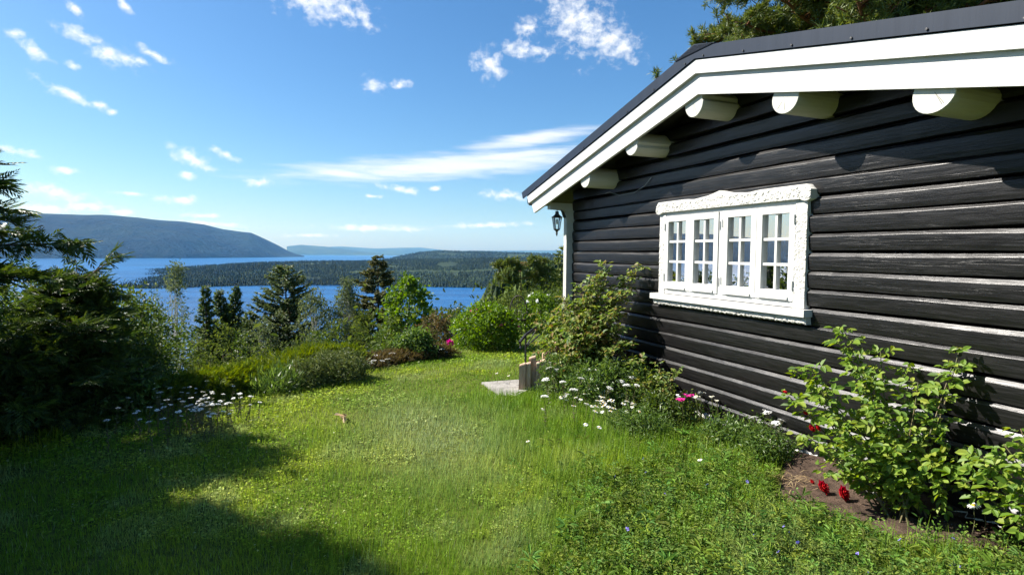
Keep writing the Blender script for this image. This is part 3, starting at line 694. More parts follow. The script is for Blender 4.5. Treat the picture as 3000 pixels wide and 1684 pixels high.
# thin cable dangling along the wall under the eave
pts = np.array([A(1774, 567, 1), A(1787, 563, 1), A(1815, 573, 1), A(1858, 565, 1), A(1888, 545, 1), A(1908, 520, 1)])
def onwall(p, o):
    r = p - np.array([0, 0, EYE]); t_ = (WD - o) / (r @ NN); q = r * t_; return (q @ UU, o, q[2] + EYE)
MB().tube([onwall(p, .03) for p in pts], .004, 5).build('cable', P('grey_cable', (.3, .3, .32)), house)

# curtains and a white slatted chair seen through the glass
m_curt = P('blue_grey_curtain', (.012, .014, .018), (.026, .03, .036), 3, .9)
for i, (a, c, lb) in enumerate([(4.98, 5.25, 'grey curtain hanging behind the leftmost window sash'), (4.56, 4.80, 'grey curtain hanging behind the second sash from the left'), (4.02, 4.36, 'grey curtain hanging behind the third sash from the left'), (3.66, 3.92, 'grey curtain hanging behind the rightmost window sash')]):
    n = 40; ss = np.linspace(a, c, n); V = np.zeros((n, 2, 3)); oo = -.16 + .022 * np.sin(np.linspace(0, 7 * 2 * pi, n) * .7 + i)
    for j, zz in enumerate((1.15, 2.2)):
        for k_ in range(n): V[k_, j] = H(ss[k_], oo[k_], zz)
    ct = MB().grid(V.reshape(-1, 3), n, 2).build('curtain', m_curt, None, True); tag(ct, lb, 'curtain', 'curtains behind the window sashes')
ch = thing('slatted_chair', 'white slatted chair standing indoors behind the leftmost window sash', 'chair', H(5.35, -.75, .3), math.atan2(UU[1], UU[0]) + .5)
bk = MB()
for s_ in np.linspace(-.2, .2, 9): bk.box((s_ - .012, -.012, .46), (s_ + .012, .012, 1.30))
bk.box((-.24, -.016, 1.30), (.24, .016, 1.40)); bk.box((-.24, -.016, .86), (-.213, .016, 1.2999)); bk.box((.213, -.016, .86), (.24, .016, 1.2999)); bk.build('backrest', m_white, ch)
MB().box((-.24, .02, .43), (.24, .46, .46)).build('seat', m_white, ch)
for x in (-.21, .21):
    for y in (.05, .43): MB().box((x - .02, y - .02, 0), (x + .02, y + .02, .429)).build('leg', m_white, ch)

# wall lantern on the corner post
lt = thing('wall_lantern', 'black iron lantern with clear glass hung on the white corner post', 'lantern', H(S1 + .049, .24, 1.955), math.atan2(UU[1], UU[0]))
lt.scale = (.88, .88, .88)
k6 = np.arange(7) * pi / 3
def hexr(r, z): return [(r * cos(a), r * sin(a), z) for a in k6[:6]]
def hexlathe(pr):
    V = [p for (r, z) in pr for p in hexr(r, z)]
    return MB().add(V, [(i*6+j, i*6+(j+1)%6, (i+1)*6+(j+1)%6, (i+1)*6+j) for i in range(len(pr)-1) for j in range(6)])
hexlathe([(.001, .335), (.028, .33), (.03, .29), (.045, .268), (.095, .232), (.085, .226), (.001, .225)]).build('cap', m_iron, lt)
fr_ = MB()
for a in k6[:6]: fr_.tube([(.048 * cos(a), .048 * sin(a), .04), (.076 * cos(a), .076 * sin(a), .227)], .006, 5)
fr_.build('cage', m_iron, lt)
hexlathe([(.044, .042), (.072, .225)]).build('glass', m_glass, lt)
hexlathe([(.001, .046), (.055, .042), (.05, .03), (.02, .008), (.012, -.02), (.018, -.035), (.001, -.08)]).build('finial', m_iron, lt)
MB().tube([(0, 0, .33), (0, 0, .36), (0, -.03, .385), (0, -.07, .37), (0, -.10, .32), (0, -.125, .26), (0, -.147, .24)], [.02, .016, .016, .018, .02, .024, .03], 8).build('arm', m_iron, lt)
MB().tube([(.0, .0, .205), (0, 0, .12)], .018, 8).build('bulb', m_white, lt)

# stair rail, timber palisade and slab at the corner
sr = thing('stair_railing', 'dark wrought iron handrail with scrolls beside the porch steps', 'railing', on(*A(1541, 1060, 7.3)[:2]))
b0 = np.array(sr.location); Lr = lambda p: np.asarray(p) - b0
def AZ(px, Y, z): 
    p = A(px, 900, Y); return np.array([p[0], p[1], z])
for (px, Y, zt) in ((1541, 7.3, .58), (1580, 7.6, .42), (1617, 7.9, .69)):
    MB().tube([Lr(AZ(px, Y, -.05)), Lr(AZ(px, Y, zt))], .014 if px != 1580 else .008, 6).build('post', m_iron, sr)
MB().tube([Lr(AZ(1527, 7.2, .45)), Lr(AZ(1524, 7.2, .52)), Lr(AZ(1541, 7.3, .60)), Lr(AZ(1590, 7.65, .715)), Lr(AZ(1632, 8.0, .80)), Lr(AZ(1655, 8.25, .85))], .02, 7).build('handrail', m_iron, sr)
MB().tube([Lr(AZ(1541, 7.3, .44)), Lr(AZ(1617, 7.9, .66))], .011, 6).build('lower_rail', m_iron, sr)
MB().tube([Lr(AZ(1541, 7.3, .45)), Lr(AZ(1570, 7.5, .62)), Lr(AZ(1580, 7.57, .69))], .009, 6).build('brace', m_iron, sr)
for (px, zc, rd) in ((1562, .12, .075), (1598, .17, .08), (1572, .27, .06), (1598, .40, .055)):
    th_ = np.linspace(0, 3.6 * pi, 26); c = AZ(px, 7.6, zc); rd_ = rd * (1 - th_ / (5 * pi))
    MB().tube([Lr(c + np.array([cos(a) * r_, 0, sin(a) * r_])) for a, r_ in zip(th_, rd_)], .006, 5).build('scroll', m_iron, sr)
m_timber = P('weathered_timber', (.36, .225, .155), (.56, .41, .30), 5, .85, .6, 20, .2, (6, 6, .8))
pal = thing('timber_palisade', 'row of weathered upright timbers stepping up beside the porch', 'palisade', on(*A(1560, 1100, 6.85)[:2]))
b1 = np.array(pal.location); g = R(91)
for (px, Y, zt, wd) in ((1530, 6.82, .33, .075), (1546, 6.84, .335, .08), (1562, 6.9, .40, .085), (1585, 6.86, .36, .12), (1598, 7.05, .43, .10), (1618, 7.2, .46, .1), (1638, 7.35, .52, .1), (1656, 7.5, .55, .1), (1674, 7.65, .58, .1)):
    c = AZ(px, Y, 0) - b1; a = g.uniform(-.1, .1); tl = g.normal(size=2) * .012
    V = []
    for zz, sx in ((-.15, 1), (zt - .012, 1), (zt, .86)):
        for (x, y) in ((-1, -1), (1, -1), (1, 1), (-1, 1)):
            V.append((c[0] + wd / 2 * sx * (x * cos(a) - y * sin(a)) + tl[0] * (zz > 0), c[1] + wd / 2 * sx * (x * sin(a) + y * cos(a)) + tl[1] * (zz > 0), zz + (.012 * x if zz > 0 else 0)))
    q = [(4*k_+i, 4*k_+(i+1)%4, 4*k_+4+(i+1)%4, 4*k_+4+i) for k_ in range(2) for i in range(4)] + [(8, 9, 10, 11)]
    MB().add(V, q).build('timber', m_timber, pal)
st = thing('porch_steps', 'pale grey concrete steps behind the iron handrail', 'steps', on(*A(1640, 1060, 7.9)[:2]))
m_conc = P('pale_concrete', (.34, .33, .31), (.5, .49, .47), 6, .9, .4, 30, .2)
b2 = np.array(st.location)
for i in range(3):
    c = AZ(1622 + i * 22, 7.75 + i * .28, 0) - b2
    MB().box((c[0] - .05, c[1] - .15, -.05), (c[0] + 1.1, c[1] + .13, .15 + .15 * i)).build('step', m_conc, st)
sp_ = [GT(*p) for p in ((1411, 1127), (1535, 1116), (1552, 1146), (1512, 1166), (1464, 1165))]
m_slab = P('grey_slab', (.17, .16, .145), (.30, .285, .26), 7, .9, .5, 40, .2, lo=.3, hi=.6)
c = np.mean(sp_, 0); mb = MB(); k = len(sp_); tops = [np.array([p[0], p[1], p[2] + .025]) - c for p in sp_]; lows = [np.array([p[0], p[1], p[2] - .08]) - c for p in sp_]
mb.add(tops + lows, [(i, (i + 1) % k, k + (i + 1) % k, k + i) for i in range(k)][::-1], [(0, i, i + 1) for i in range(1, k - 1)])
sb = mb.build('stone_slab', m_slab, None, False, c); tag(sb, 'flat grey paving slab set in the lawn below the timber palisade', 'slab')

# dark garden chair by the rose bush
gc = thing('garden_chair', 'dark rattan garden chair with a round spindle back beside the pink rose bush', 'chair', on(*A(1512, 1000, 13.2)[:2]), -.35)
gc.scale = (.88, .88, .84)
m_rat = P('dark_rattan', (.018, .014, .011), (.05, .038, .028), 20, .6, .3, 40, .3)
th_ = np.linspace(0, pi, 18)
MB().tube([(.24 * cos(a) * (1.05 if a else 1), .16, .42 + .62 * sin(a) ** .8) for a in th_], .016, 6).build('back_frame', m_rat, gc)
for x in np.linspace(-.17, .17, 7): MB().tube([(x * .8, .1, .42), (x, .16, .42 + .62 * max(0, 1 - (x / .24) ** 2) ** .4)], .007, 5).build('spindle', m_rat, gc)
a_ = np.linspace(0, 2 * pi, 21)[:-1]
MB().add([(.27 * cos(a), -.04 + .24 * sin(a), .42) for a in a_] + [(.27 * cos(a), -.04 + .24 * sin(a), .36) for a in a_] + [(0, -.04, .41)], [(i, (i + 1) % 20, 20 + (i + 1) % 20, 20 + i) for i in range(20)], [(40, i, (i + 1) % 20) for i in range(20)]).build('seat', m_rat, gc)
for sg in (-1, 1): MB().tube([(sg * .24, .16, .62), (sg * .31, -.02, .6), (sg * .27, -.2, .57), (sg * .22, -.2, .42)], .014, 6).build('armrest', m_rat, gc)
for (x, y) in ((-.2, -.2), (.2, -.2), (-.2, .14), (.2, .14)): MB().tube([(x, y, .37), (x * 1.15, y * 1.15, -.02)], .016, 6).build('leg', m_rat, gc)

# ================================================================== trees beyond the lawn
GT_ = 'trees on the slope above the lake'
def ctree(px, ytop, Y, r, seed, lm, bark, label, name='spruce_tree', **kw):
    loc, h = treeat(px, ytop, Y)
    return conifer(h, r, seed, lm, bark, name, label, loc, group=GT_, **kw)
ctree(1108, 745, 30, 4.4, 101, 'rustspruce', m_bark, 'tallest dark spruce with bare lower trunk between the birch and the bright green maple', nb=9, step=.22, droop=.34, sp=.34, power=1.0, gap=.12, dens=1.5)
ctree(597, 832, 26, 1.8, 102, 'spruce', m_bark, 'slim dark spruce standing alone left of the twin spruces', nb=8, step=.15, droop=.2, sp=.27, dens=1.4, power=1.05, up=.2)
ctree(650, 842, 27, 2.3, 103, 'spruce', m_bark, 'left one of the twin dark spruces', nb=9, step=.16, droop=.2, sp=.28, dens=1.4, power=1.05, up=.2)
ctree(684, 834, 28, 2.2, 104, 'spruce', m_bark, 'right one of the twin dark spruces', nb=9, step=.16, droop=.2, sp=.28, dens=1.4, power=1.05, up=.2)
ctree(731, 905, 26, 1.7, 105, 'spruce', m_bark, 'low dark spruce filling the gap between the twin spruces and the bushy pine', nb=7, step=.2, droop=.2, sp=.28)
ctree(840, 770, 27, 3.3, 106, 'bluepine', m_bark, 'bushy green pine with a pointed top and upswept limbs left of the drooping birch', 'pine_tree', nb=9, step=.24, droop=-.3, sp=.34, spw=.26, power=.62, up=.1, dens=1.2)
ctree(1645, 722, 34, 1.2, 107, 'pine', m_bark, 'green pine top showing just left of the white corner post', 'pine_tree', nb=6, step=.3, droop=-.2, sp=.36, power=.6)
def btree(px, ytop, Y, prof, seed, lm, bark, label, name='birch_tree', nclump=150, nleaf=26, size=.1, crad=.32, tr=.05, **kw):
    loc, h = treeat(px, ytop, Y)
    return leafy(name, label, 'tree', loc, h, prof, seed, lm, bark, nclump, nleaf, size, crad, tr, group=GT_, **kw)
btree(512, 772, 22, [(0, .7), (.45, 1.15), (.7, .8), (.86, .32), (1, .08)], 111, 'birch', m_birch, 'slender silvery birch with a thin tall top at the left', nclump=230, nleaf=18, size=.10, crad=.26)
btree(462, 850, 24, [(0, .5), (.6, .6), (1, .12)], 118, 'birch', m_birch, 'short pale birch beside the dark bush at the left', nclump=150, nleaf=18, size=.10, crad=.26)
btree(922, 850, 25, [(0, .8), (.5, 1.15), (.8, .8), (1, .15)], 112, 'birch', m_birch, 'pale drooping birch behind the right side of the bushy pine', nclump=260, nleaf=24, size=.11, crad=.3, hang=1.2)
btree(1016, 822, 27, [(0, 1.1), (.45, 1.3), (.75, .8), (.9, .32), (1, .08)], 113, 'birch', m_birch, 'pointed birch leaning against the left side of the tallest spruce', nclump=330, nleaf=24, size=.11, crad=.32, hang=.6)
btree(1197, 818, 25, [(0, .8), (.2, 1.25), (.5, 1.25), (.8, .95), (.93, .55), (1, .15)], 114, 'maple', m_bark, 'bright green maple with a rounded column crown right of the tallest spruce', 'maple_tree', nclump=300, nleaf=26, size=.15, crad=.26, asp=.95, core=.55)
btree(1600, 805, 30, [(0, .9), (.5, 1.3), (.8, .9), (1, .3)], 115, 'rough', m_bark, 'grey green bushy tree left of the white corner post', 'willow_tree', nclump=170, nleaf=22, size=.12, crad=.38)
btree(1690, 830, 22, [(0, .9), (.5, 1.2), (1, .4)], 116, 'rough', m_bark, 'low leafy tree partly hidden behind the white corner post', 'willow_tree', nclump=90, nleaf=22, size=.1, crad=.34)
# flat-topped pine at the right
loc, h = treeat(1530, 768, 30)
g = R(121); sp_l = [(f, g.random() * 6.3, (1.7 - 1.1 * abs(f - .78) * 1.6) * g.uniform(.55, 1.1), g.uniform(-.05, .35)) for f in np.linspace(.62, .99, 13)]
tag(tuft_tree('pine_tree', 'flat topped spreading pine above the pink rose bush and the garden chair', loc, h, sp_l, 122, m_pinebark, 'pine', .36, 16, .12), group=GT_)
# great pine behind the cabin
b_ = A(2520, 60, 15.5); hz = float(hterr(b_[0], b_[1]))
g = R(131); spec = []
for f in np.linspace(.42, .99, 120): spec.append((f, g.random() * 6.3, (4.2 * (1 - (max(0, f - .55) / .5) ** 2.2) + .5) * g.uniform(.6, 1.05), g.uniform(-.12, .22)))
spec += [(.50, 2.75, 4.6, -.06), (.52, 2.9, 4.2, .06), (.56, 2.6, 3.9, .05), (.60, 3.1, 3.8, .02), (.47, 2.8, 5.4, -.12), (.53, 3.4, 3.6, .0), (.50, 3.2, 3.4, .08), (.55, 2.4, 3.2, .1), (.6, 0.3, 2.6, .05), (.55, 5.9, 2.6, 0)]
tuft_tree('pine_tree', 'great green pine rising behind the cabin roof with orange bark', (b_[0], b_[1], hz), 11.5, spec, 132, m_pinebark, 'pine', .30, 34, .075)

# undergrowth on the slope
g = R(141); lv = []
for _ in range(420):
    r = g.uniform(13, 34); az = g.uniform(-.75, .02); x, y = sin(az) * r, cos(az) * r
    if -(x + 4.2) * .875 + (y - 5) * .485 < 2.2: continue
    z = float(hterr(x, y)); hh = g.uniform(.4, 1.5)
    lv.append(leafclump(g, np.array([x, y, z + hh * .6]), hh, 46, .17, .6, LEAF, .8, .8))
V, Q = join(lv); tag(raw('undergrowth', V, Q, None, LM['rough']), kind='stuff')
# young hazel and rowan saplings behind the hedge
sap = [(395, 905, 9.5, .75), (470, 960, 10.5, .7), (540, 940, 12, .8), (600, 1000, 10.5, .7), (665, 955, 12.5, .75), (720, 985, 12, .7), (770, 1010, 11.5, .5), (880, 1000, 12.5, .6), (935, 975, 14, .75), (990, 935, 16, .8), (1050, 950, 17, .8), (1110, 975, 16, .6)]
wh = ['beside the dark bush at the left', 'left of the slender birch trunk', 'below the slender silvery birch', 'below the slim lone spruce', 'below the left twin spruce', 'below the right twin spruce', 'in front of the low dark spruce', 'below the bushy pine', 'below the pale drooping birch', 'left of the pointed birch trunk', 'below the pointed birch', 'at the foot of the tallest spruce']
for i, ((px, yt, Y, r), wl) in enumerate(zip(sap, wh)):
    loc, h = treeat(px, yt, Y)
    leafy('sapling', 'leafy young sapling ' + wl, 'sapling', loc, h, [(0, r * .4), (.5, r * .62), (.85, r * .36), (1, r * .1)], 150 + i, ['rough', 'rough', 'shrub'][i % 3], m_stem, 60, 22, .07, .17, .018, stems=3, group='saplings behind the hedge')

# ================================================================== left side: shaded conifers and shrubs
def fans(g, P0, D, n, L, up=.0):
    """flat sprays of a cypress: each a small feather of overlapping scale twigs"""
    k = 13; Pp, DD, ZZ, SS = [], [], [], []
    D = unit(D); X = unit(np.cross(D, np.array([0, 0, 1.0]) + g.normal(size=D.shape) * .35)); Zn = np.cross(X, D)
    for i in range(k):
        u = i / (k - 1); s = 0 if i == k - 1 else (1 if i % 2 else -1)
        Pp.append(P0 + D * (u * L[:, None] * .75)); DD.append(D * (1.0 if s else 1.6) + X * s * (.85 - .35 * u) - Zn * 0 + np.array([0, 0, -.12])[None]); ZZ.append(Zn + g.normal(size=D.shape) * .12); SS.append(L * (.42 - .2 * u) * g.uniform(.7, 1.2, len(L)))
    return inst(DIAM, np.vstack(Pp), np.vstack(DD), np.vstack(ZZ), np.concatenate(SS), np.concatenate(SS) * .24)
def cypress(name, label, loc, h, r, seed, nb, L, lm='cypress', extra=(), prof=.7, group=None, dens=1.0, gapz=None):
    g = R(seed); tr = MB(); lv = []; Pq, Dq, Lq = [], [], []
    zt = np.linspace(0, h, 8); pth = np.stack([np.cumsum(g.normal(size=8)) * .012 * h, np.cumsum(g.normal(size=8)) * .012 * h, zt], -1)
    tr.tube(pth, .02 * h * (1 - zt / h * .9), 7)
    specs = [(g.uniform(.03, .97), g.random() * 6.3, None, g.uniform(-.15, .5)) for _ in range(nb)] + list(extra)
    for (f, a, Ln, rise) in specs:
        if Ln is None and gapz and gapz[0] < f < gapz[1] and cos(a) > -.3: continue
        if Ln is None: Ln = (r * (1 - f) ** prof + .08 * r) * g.uniform(.55, 1.1)
        b0 = np.array([np.interp(f * h, zt, pth[:, i]) for i in range(3)]); o = np.array([cos(a), sin(a), 0]); sd = np.array([-sin(a), cos(a), 0])
        tt = np.linspace(0, 1, 7); path = b0[None] + o[None] * (tt * Ln)[:, None] + sd[None] * (g.normal() * .15 * Ln * tt ** 2)[:, None]; path[:, 2] += Ln * (rise * tt - .25 * tt ** 2 + .12 * tt ** 3)
        tr.tube(path, np.linspace(.006 * h, .002, 7), 5, False)
        n = max(6, int(Ln / L * 11 * dens)); u = g.uniform(.12, 1, n) ** .75
        p = np.stack([np.interp(u, tt, path[:, i]) for i in range(3)], -1); s_ = np.where(g.random((n, 1)) < .5, 1, -1)
        Pq.append(p + g.normal(size=(n, 3)) * .03 * L); Dq.append(o[None] * g.uniform(.3, 1, (n, 1)) + sd[None] * s_ * g.uniform(.2, 1, (n, 1)) + np.array([[0, 0, 1]]) * g.normal(.0, .4, (n, 1))); Lq.append(L * g.uniform(.5, 1.2, n))
    lv.append(fans(g, np.vstack(Pq), np.vstack(Dq), 0, np.concatenate(Lq)))
    return finish(thing(name, label, 'tree' if h > 2.4 else 'bush', loc, 0, group), tr, join(lv), lm, m_bark)
def xyz(px, Y, dz=0.0): p = A(px, 900, Y); return on(p[0], p[1], dz)
cypress('cypress_tree', 'dark cypress at the left edge reaching feathery branches into the view', on(-5.05, 4.95), 3.0, 1.15, 201, 150, .24, gapz=(.30, .56),
        extra=[(.50, -.45, 1.55, .15), (.56, -.35, 1.45, .2), (.66, -.5, .85, .5), (.72, -.55, .7, .9), (.60, -.75, 1.3, .2), (.52, -.5, 1.75, .1)])
# two more stand out of sight to the left: their shadow lies over the lawn
cypress('cypress_tree', 'tall dark cypress out of sight left, shading the near lawn', on(-5.15, 3.5), 4.15, 1.25, 202, 300, .32)
cypress('cypress_tree', 'broad dark cypress out of sight left, shading the bottom left lawn', on(-5.3, 2.2), 3.7, 1.35, 203, 300, .32)
# the dark mass inside the view
cypress('cypress_bush', 'big dark cypress bush with sprigs on top at the left', xyz(225, 6.3), 1.62, .72, 204, 240, .18, prof=.45, dens=1.1,
        extra=[(.86, .6, .35, 1.4), (.88, 2.2, .3, 1.2), (.9, .2, .45, .9), (.85, 3.4, .5, .6)])
cypress('cypress_bush', 'low dark cypress bush in deep shade at the left edge', on(-4.75, 5.15), .85, .85, 205, 190, .2, prof=.4)
cypress('cypress_bush', 'dark cypress bush in shade in front of the big one', xyz(190, 5.6), 1.0, .8, 206, 170, .18, prof=.4)
leafy('shrub', 'green leafy shrub right of the big dark cypress bush', 'shrub', xyz(350, 7.2), 1.5, [(0, .5), (.5, .62), (.85, .4), (1, .15)], 211, 'shrub', m_stem, 150, 30, .055, .17, .015, stems=4)
leafy('shrub', 'dark leafy shrub below the green shrub at the shade edge', 'shrub', xyz(330, 6.4), .85, [(0, .55), (.5, .6), (1, .25)], 212, 'shrub', m_stem, 120, 30, .05, .15, .012, stems=4)
leafy('shrub', 'twiggy shrub with small pale leaves behind the big dark cypress bush', 'shrub', xyz(330, 9.5), 1.75, [(0, .5), (.5, .7), (.85, .45), (1, .15)], 213, 'birch', m_stem, 120, 24, .05, .18, .015, stems=4)
leafy('shrub', 'low weedy shrub in the shade left of the white yarrow', 'shrub', xyz(365, 5.9), .42, [(0, .5), (.5, .5), (1, .25)], 214, 'herb', m_stem, 70, 26, .05, .14, .008, stems=3)

# hedge: clipped thuja running away along the lawn edge, then its browned end
def hedge(name, label, cat, pts, wdt, ztops, seed, lm, n, L, g2=0.02):
    g = R(seed); pts = np.array(pts); seg = np.cumsum([0] + [np.hypot(*(pts[i + 1] - pts[i])) for i in range(len(pts) - 1)])
    u = g.uniform(0, seg[-1], n); x = np.interp(u, seg, pts[:, 0]); y = np.interp(u, seg, pts[:, 1]); zt = np.interp(u, seg, ztops) * (1 + .18 * (fnoise(u * 1.0, u * 0, 1.6, seed) - .5) * 2)
    dx, dy = np.gradient(np.interp(u, seg, pts[:, 0])), 0
    tx = np.interp(u + .1, seg, pts[:, 0]) - x; ty = np.interp(u + .1, seg, pts[:, 1]) - y; nn_ = np.hypot(tx, ty) + 1e-6
    v = g.uniform(-1, 1, n); f = g.random(n) ** .6; prof_ = np.sqrt(np.clip(1 - (f * .98) ** 3, 0, 1))
    sgn = v * prof_ * wdt; px_ = x - ty / nn_ * sgn; py_ = y + tx / nn_ * sgn
    pz_ = hterr(px_, py_) + f * zt; Pq = np.stack([px_, py_, pz_], -1)
    D = np.stack([-ty / nn_ * v, tx / nn_ * v, np.full(n, .7)], -1) + g.normal(size=(n, 3)) * .45
    V, Q = fans(g, Pq, D, 0, L * g.uniform(.6, 1.3, n))
    c = np.array([pts[0][0], pts[0][1], float(hterr(*pts[0]))])
    root = thing(name, label, cat, c); raw('foliage', V - c, Q, None, LM[lm], root); return root
def XY(px, py): p = G(px, py); return (p[0], p[1])
hedge('hedge', 'yellow green thuja hedge along the far lawn edge', 'hedge', [XY(400, 1190), XY(560, 1160), XY(740, 1128), XY(900, 1102)], .42, [.23, .23, .24, .22], 221, 'thuja', 4200, .13)
hedge('hedge', 'brightest yellow stretch of hedge behind the dark juniper bush', 'hedge', [XY(820, 1100), XY(930, 1080), XY(1040, 1062)], .4, [.25, .27, .21], 222, 'thuja', 2600, .14)
hedge('hedge', 'brown twiggy hedge end right of the yellow green hedge', 'hedge', [XY(1035, 1078), XY(1130, 1056), XY(1220, 1042), XY(1310, 1030)], .35, [.09, .11, .13, .14], 223, 'brown', 3600, .11)
leafy('juniper_bush', 'round grey green juniper bush at the lawn end of the hedge', 'bush', GT(985, 1115), .31, [(0, .34), (.4, .40), (.8, .28), (1, .12)], 224, 'juniper', m_twig, 210, 40, .05, .10, .012, asp=.25, shape=DIAM, z0=.05, part='foliage')
leafy('juniper_bush', 'grey green juniper bush left of the round one', 'bush', GT(905, 1128), .24, [(0, .26), (.4, .30), (.8, .2), (1, .1)], 225, 'juniper', m_twig, 150, 40, .05, .10, .012, asp=.25, shape=DIAM, z0=.05, part='foliage')
leafy('bush', 'grassy tuft of dark green stalks left of the juniper bushes', 'bush', GT(815, 1150), .15, [(0, .16), (.5, .2), (1, .16)], 226, 'herb', m_stem, 70, 26, .11, .13, .008, asp=.1, shape=DIAM, z0=.05, hang=-1.2, part='foliage')
leafy('bush', 'dark green leafy bush in front of the brown hedge', 'bush', GT(1215, 1052), .42, [(0, .28), (.5, .33), (1, .12)], 227, 'herb', m_stem, 110, 30, .06, .10, .008, z0=.05, part='foliage')

# roses and peonies at the far end of the lawn
def blooms(root_, g, centre, rad, n, mat, size, part, zlo=.3, side=1):
    """blossoms on a bush, one child each"""
    for i in range(n):
        d = rdir(g, 1)[0]; d[2] = abs(d[2]) * .8 + zlo; d /= np.linalg.norm(d); p = centre + d * rad
        V, Q = inst(LEAF, np.repeat(p[None], 9, 0), rdir(g, 9) + d[None] * .9, np.repeat(d[None], 9, 0) + rdir(g, 9) * .3, size, size * .8)
        raw(part, V, Q, None, mat, root_)
m_pink = leafmat('pink_petals', [(.45, .10, .16), (.62, .20, .25), (.70, .35, .38)], .3, .6, .2)
m_mag = leafmat('magenta_petals', [(.50, .015, .20), (.66, .04, .30), (.75, .12, .42)], .3, .6, .2)
m_whitep = leafmat('white_petals', [(.72, .73, .70), (.80, .80, .77), (.84, .84, .82)], .25, .6, .2)
m_cream_p = leafmat('cream_petals', [(.66, .64, .48), (.76, .75, .62), (.82, .82, .76)], .25, .6, .2)
m_red = leafmat('red_petals', [(.30, .004, .008), (.48, .008, .012), (.62, .02, .02)], .15, .5, .3)
m_vio = leafmat('violet_petals', [(.16, .12, .52), (.24, .18, .66), (.42, .40, .80)], .3, .6, .2)
m_yel = P('yellow_disc', (.55, .30, .01), (.75, .48, .02), 200, .8, .5, 300)
g = R(231); rb = leafy('rose_bush', 'big round rose bush with pink blossoms at the far end of the lawn', 'bush', xyz(1425, 10.4), .74, [(0, .42), (.3, .56), (.6, .58), (.85, .42), (1, .15)], 232, 'peony', m_stem, 260, 36, .06, .14, .012, stems=5, z0=.05, part='foliage')
for i in range(22):
    a = g.uniform(0, 6.3); r_ = g.uniform(.1, .6); blooms(rb, g, np.array([cos(a) * r_, sin(a) * r_, .74 * (1 - .55 * (r_ / .66) ** 2) - .05]), .06, 1, m_pink, .045, 'blossom')
rb2 = leafy('rose_bush', 'green rose bush with a few white blossoms right of the garden chair', 'bush', xyz(1578, 13.5), .85, [(0, .35), (.4, .42), (.8, .3), (1, .1)], 233, 'peony', m_stem, 130, 32, .06, .13, .01, stems=4, z0=.05, part='foliage')
for i in range(6): blooms(rb2, g, np.array([0, 0, .55]), .38, 1, m_whitep, .06, 'blossom')
leafy('shrub', 'small lime green shrub on the lawn below the pink rose bush', 'shrub', xyz(1465, 10.6), .3, [(0, .22), (.5, .26), (1, .1)], 234, 'maple', m_stem, 50, 26, .06, .09, .006, z0=.1, part='foliage')
leafy('shrub', 'grey green shrub rising behind the pink rose bush', 'shrub', xyz(1330, 14.5), 1.0, [(0, .6), (.5, .7), (1, .3)], 235, 'rough', m_stem, 110, 26, .08, .2, .012, stems=3, part='foliage')
leafy('shrub', 'reddish shrub behind the left of the pink rose bush', 'shrub', xyz(1270, 13), .75, [(0, .4), (.5, .5), (1, .2)], 236, 'brown', m_twig, 80, 24, .07, .16, .01, stems=3, part='foliage')
leafy('shrub', 'broad leafy shrub behind the garden chair', 'shrub', xyz(1540, 17), .85, [(0, .9), (.5, 1.1), (1, .4)], 237, 'rough', m_stem, 140, 28, .09, .25, .015, stems=4, part='foliage')
leafy('shrub', 'broad green shrub below the grey green bushy tree', 'shrub', xyz(1620, 16), .8, [(0, .9), (.5, 1.0), (1, .4)], 238, 'shrub', m_stem, 140, 28, .09, .25, .015, stems=4, part='foliage')
p = GT(1318, 1035); rt = thing('peony', 'single magenta peony bloom in front of the brown hedge', 'flower', p)
MB().tube([(0, 0, 0), (.02, 0, .12), (0, 0, .2)], .006, 5).build('stem', m_stem, rt)
g = R(241); V, Q = inst(LEAF, np.repeat([[0, 0, .17]], 34, 0), rdir(g, 34) + [[0, 0, .25]], rdir(g, 34) + [[0, -.3, .8]], .085, .075); raw('petals', V, Q, None, m_mag, rt)
V, Q = inst(LEAF, g.normal(size=(16, 3)) * [.03, .03, .02] + [0, 0, .06], rdir(g, 16), rdir(g, 16) + [[0, 0, 1]], .09, .045); raw('leaves', V, Q, None, LM['peony'], rt)
# trees left of the view's middle ground, half hidden by the dark bush
ctree(170, 800, 12, 1.3, 161, 'spruce', m_bark, 'young dark spruce behind the dark cypress bush at the left', nb=8, step=.14, droop=.2, sp=.24)
ctree(275, 795, 13, 1.2, 162, 'spruce', m_bark, 'young dark spruce hidden behind the right of the big dark cypress bush', nb=8, step=.14, droop=.2, sp=.24)
btree(30, 890, 11, [(0, .7), (.5, .9), (1, .3)], 163, 'shrub', m_bark, 'leafy low tree behind the branches at the left edge', 'rowan_tree', nclump=150, nleaf=26, size=.08, crad=.24)
ctree(-90, 770, 9.5, 1.0, 164, 'spruce', m_bark, 'young spruce out of sight left, mirrored dark in the window', nb=8, step=.14, droop=.2, sp=.24)
ctree(-260, 760, 9, 1.1, 165, 'spruce', m_bark, 'second young spruce out of sight left, mirrored in the window', nb=8, step=.14, droop=.2, sp=.24)
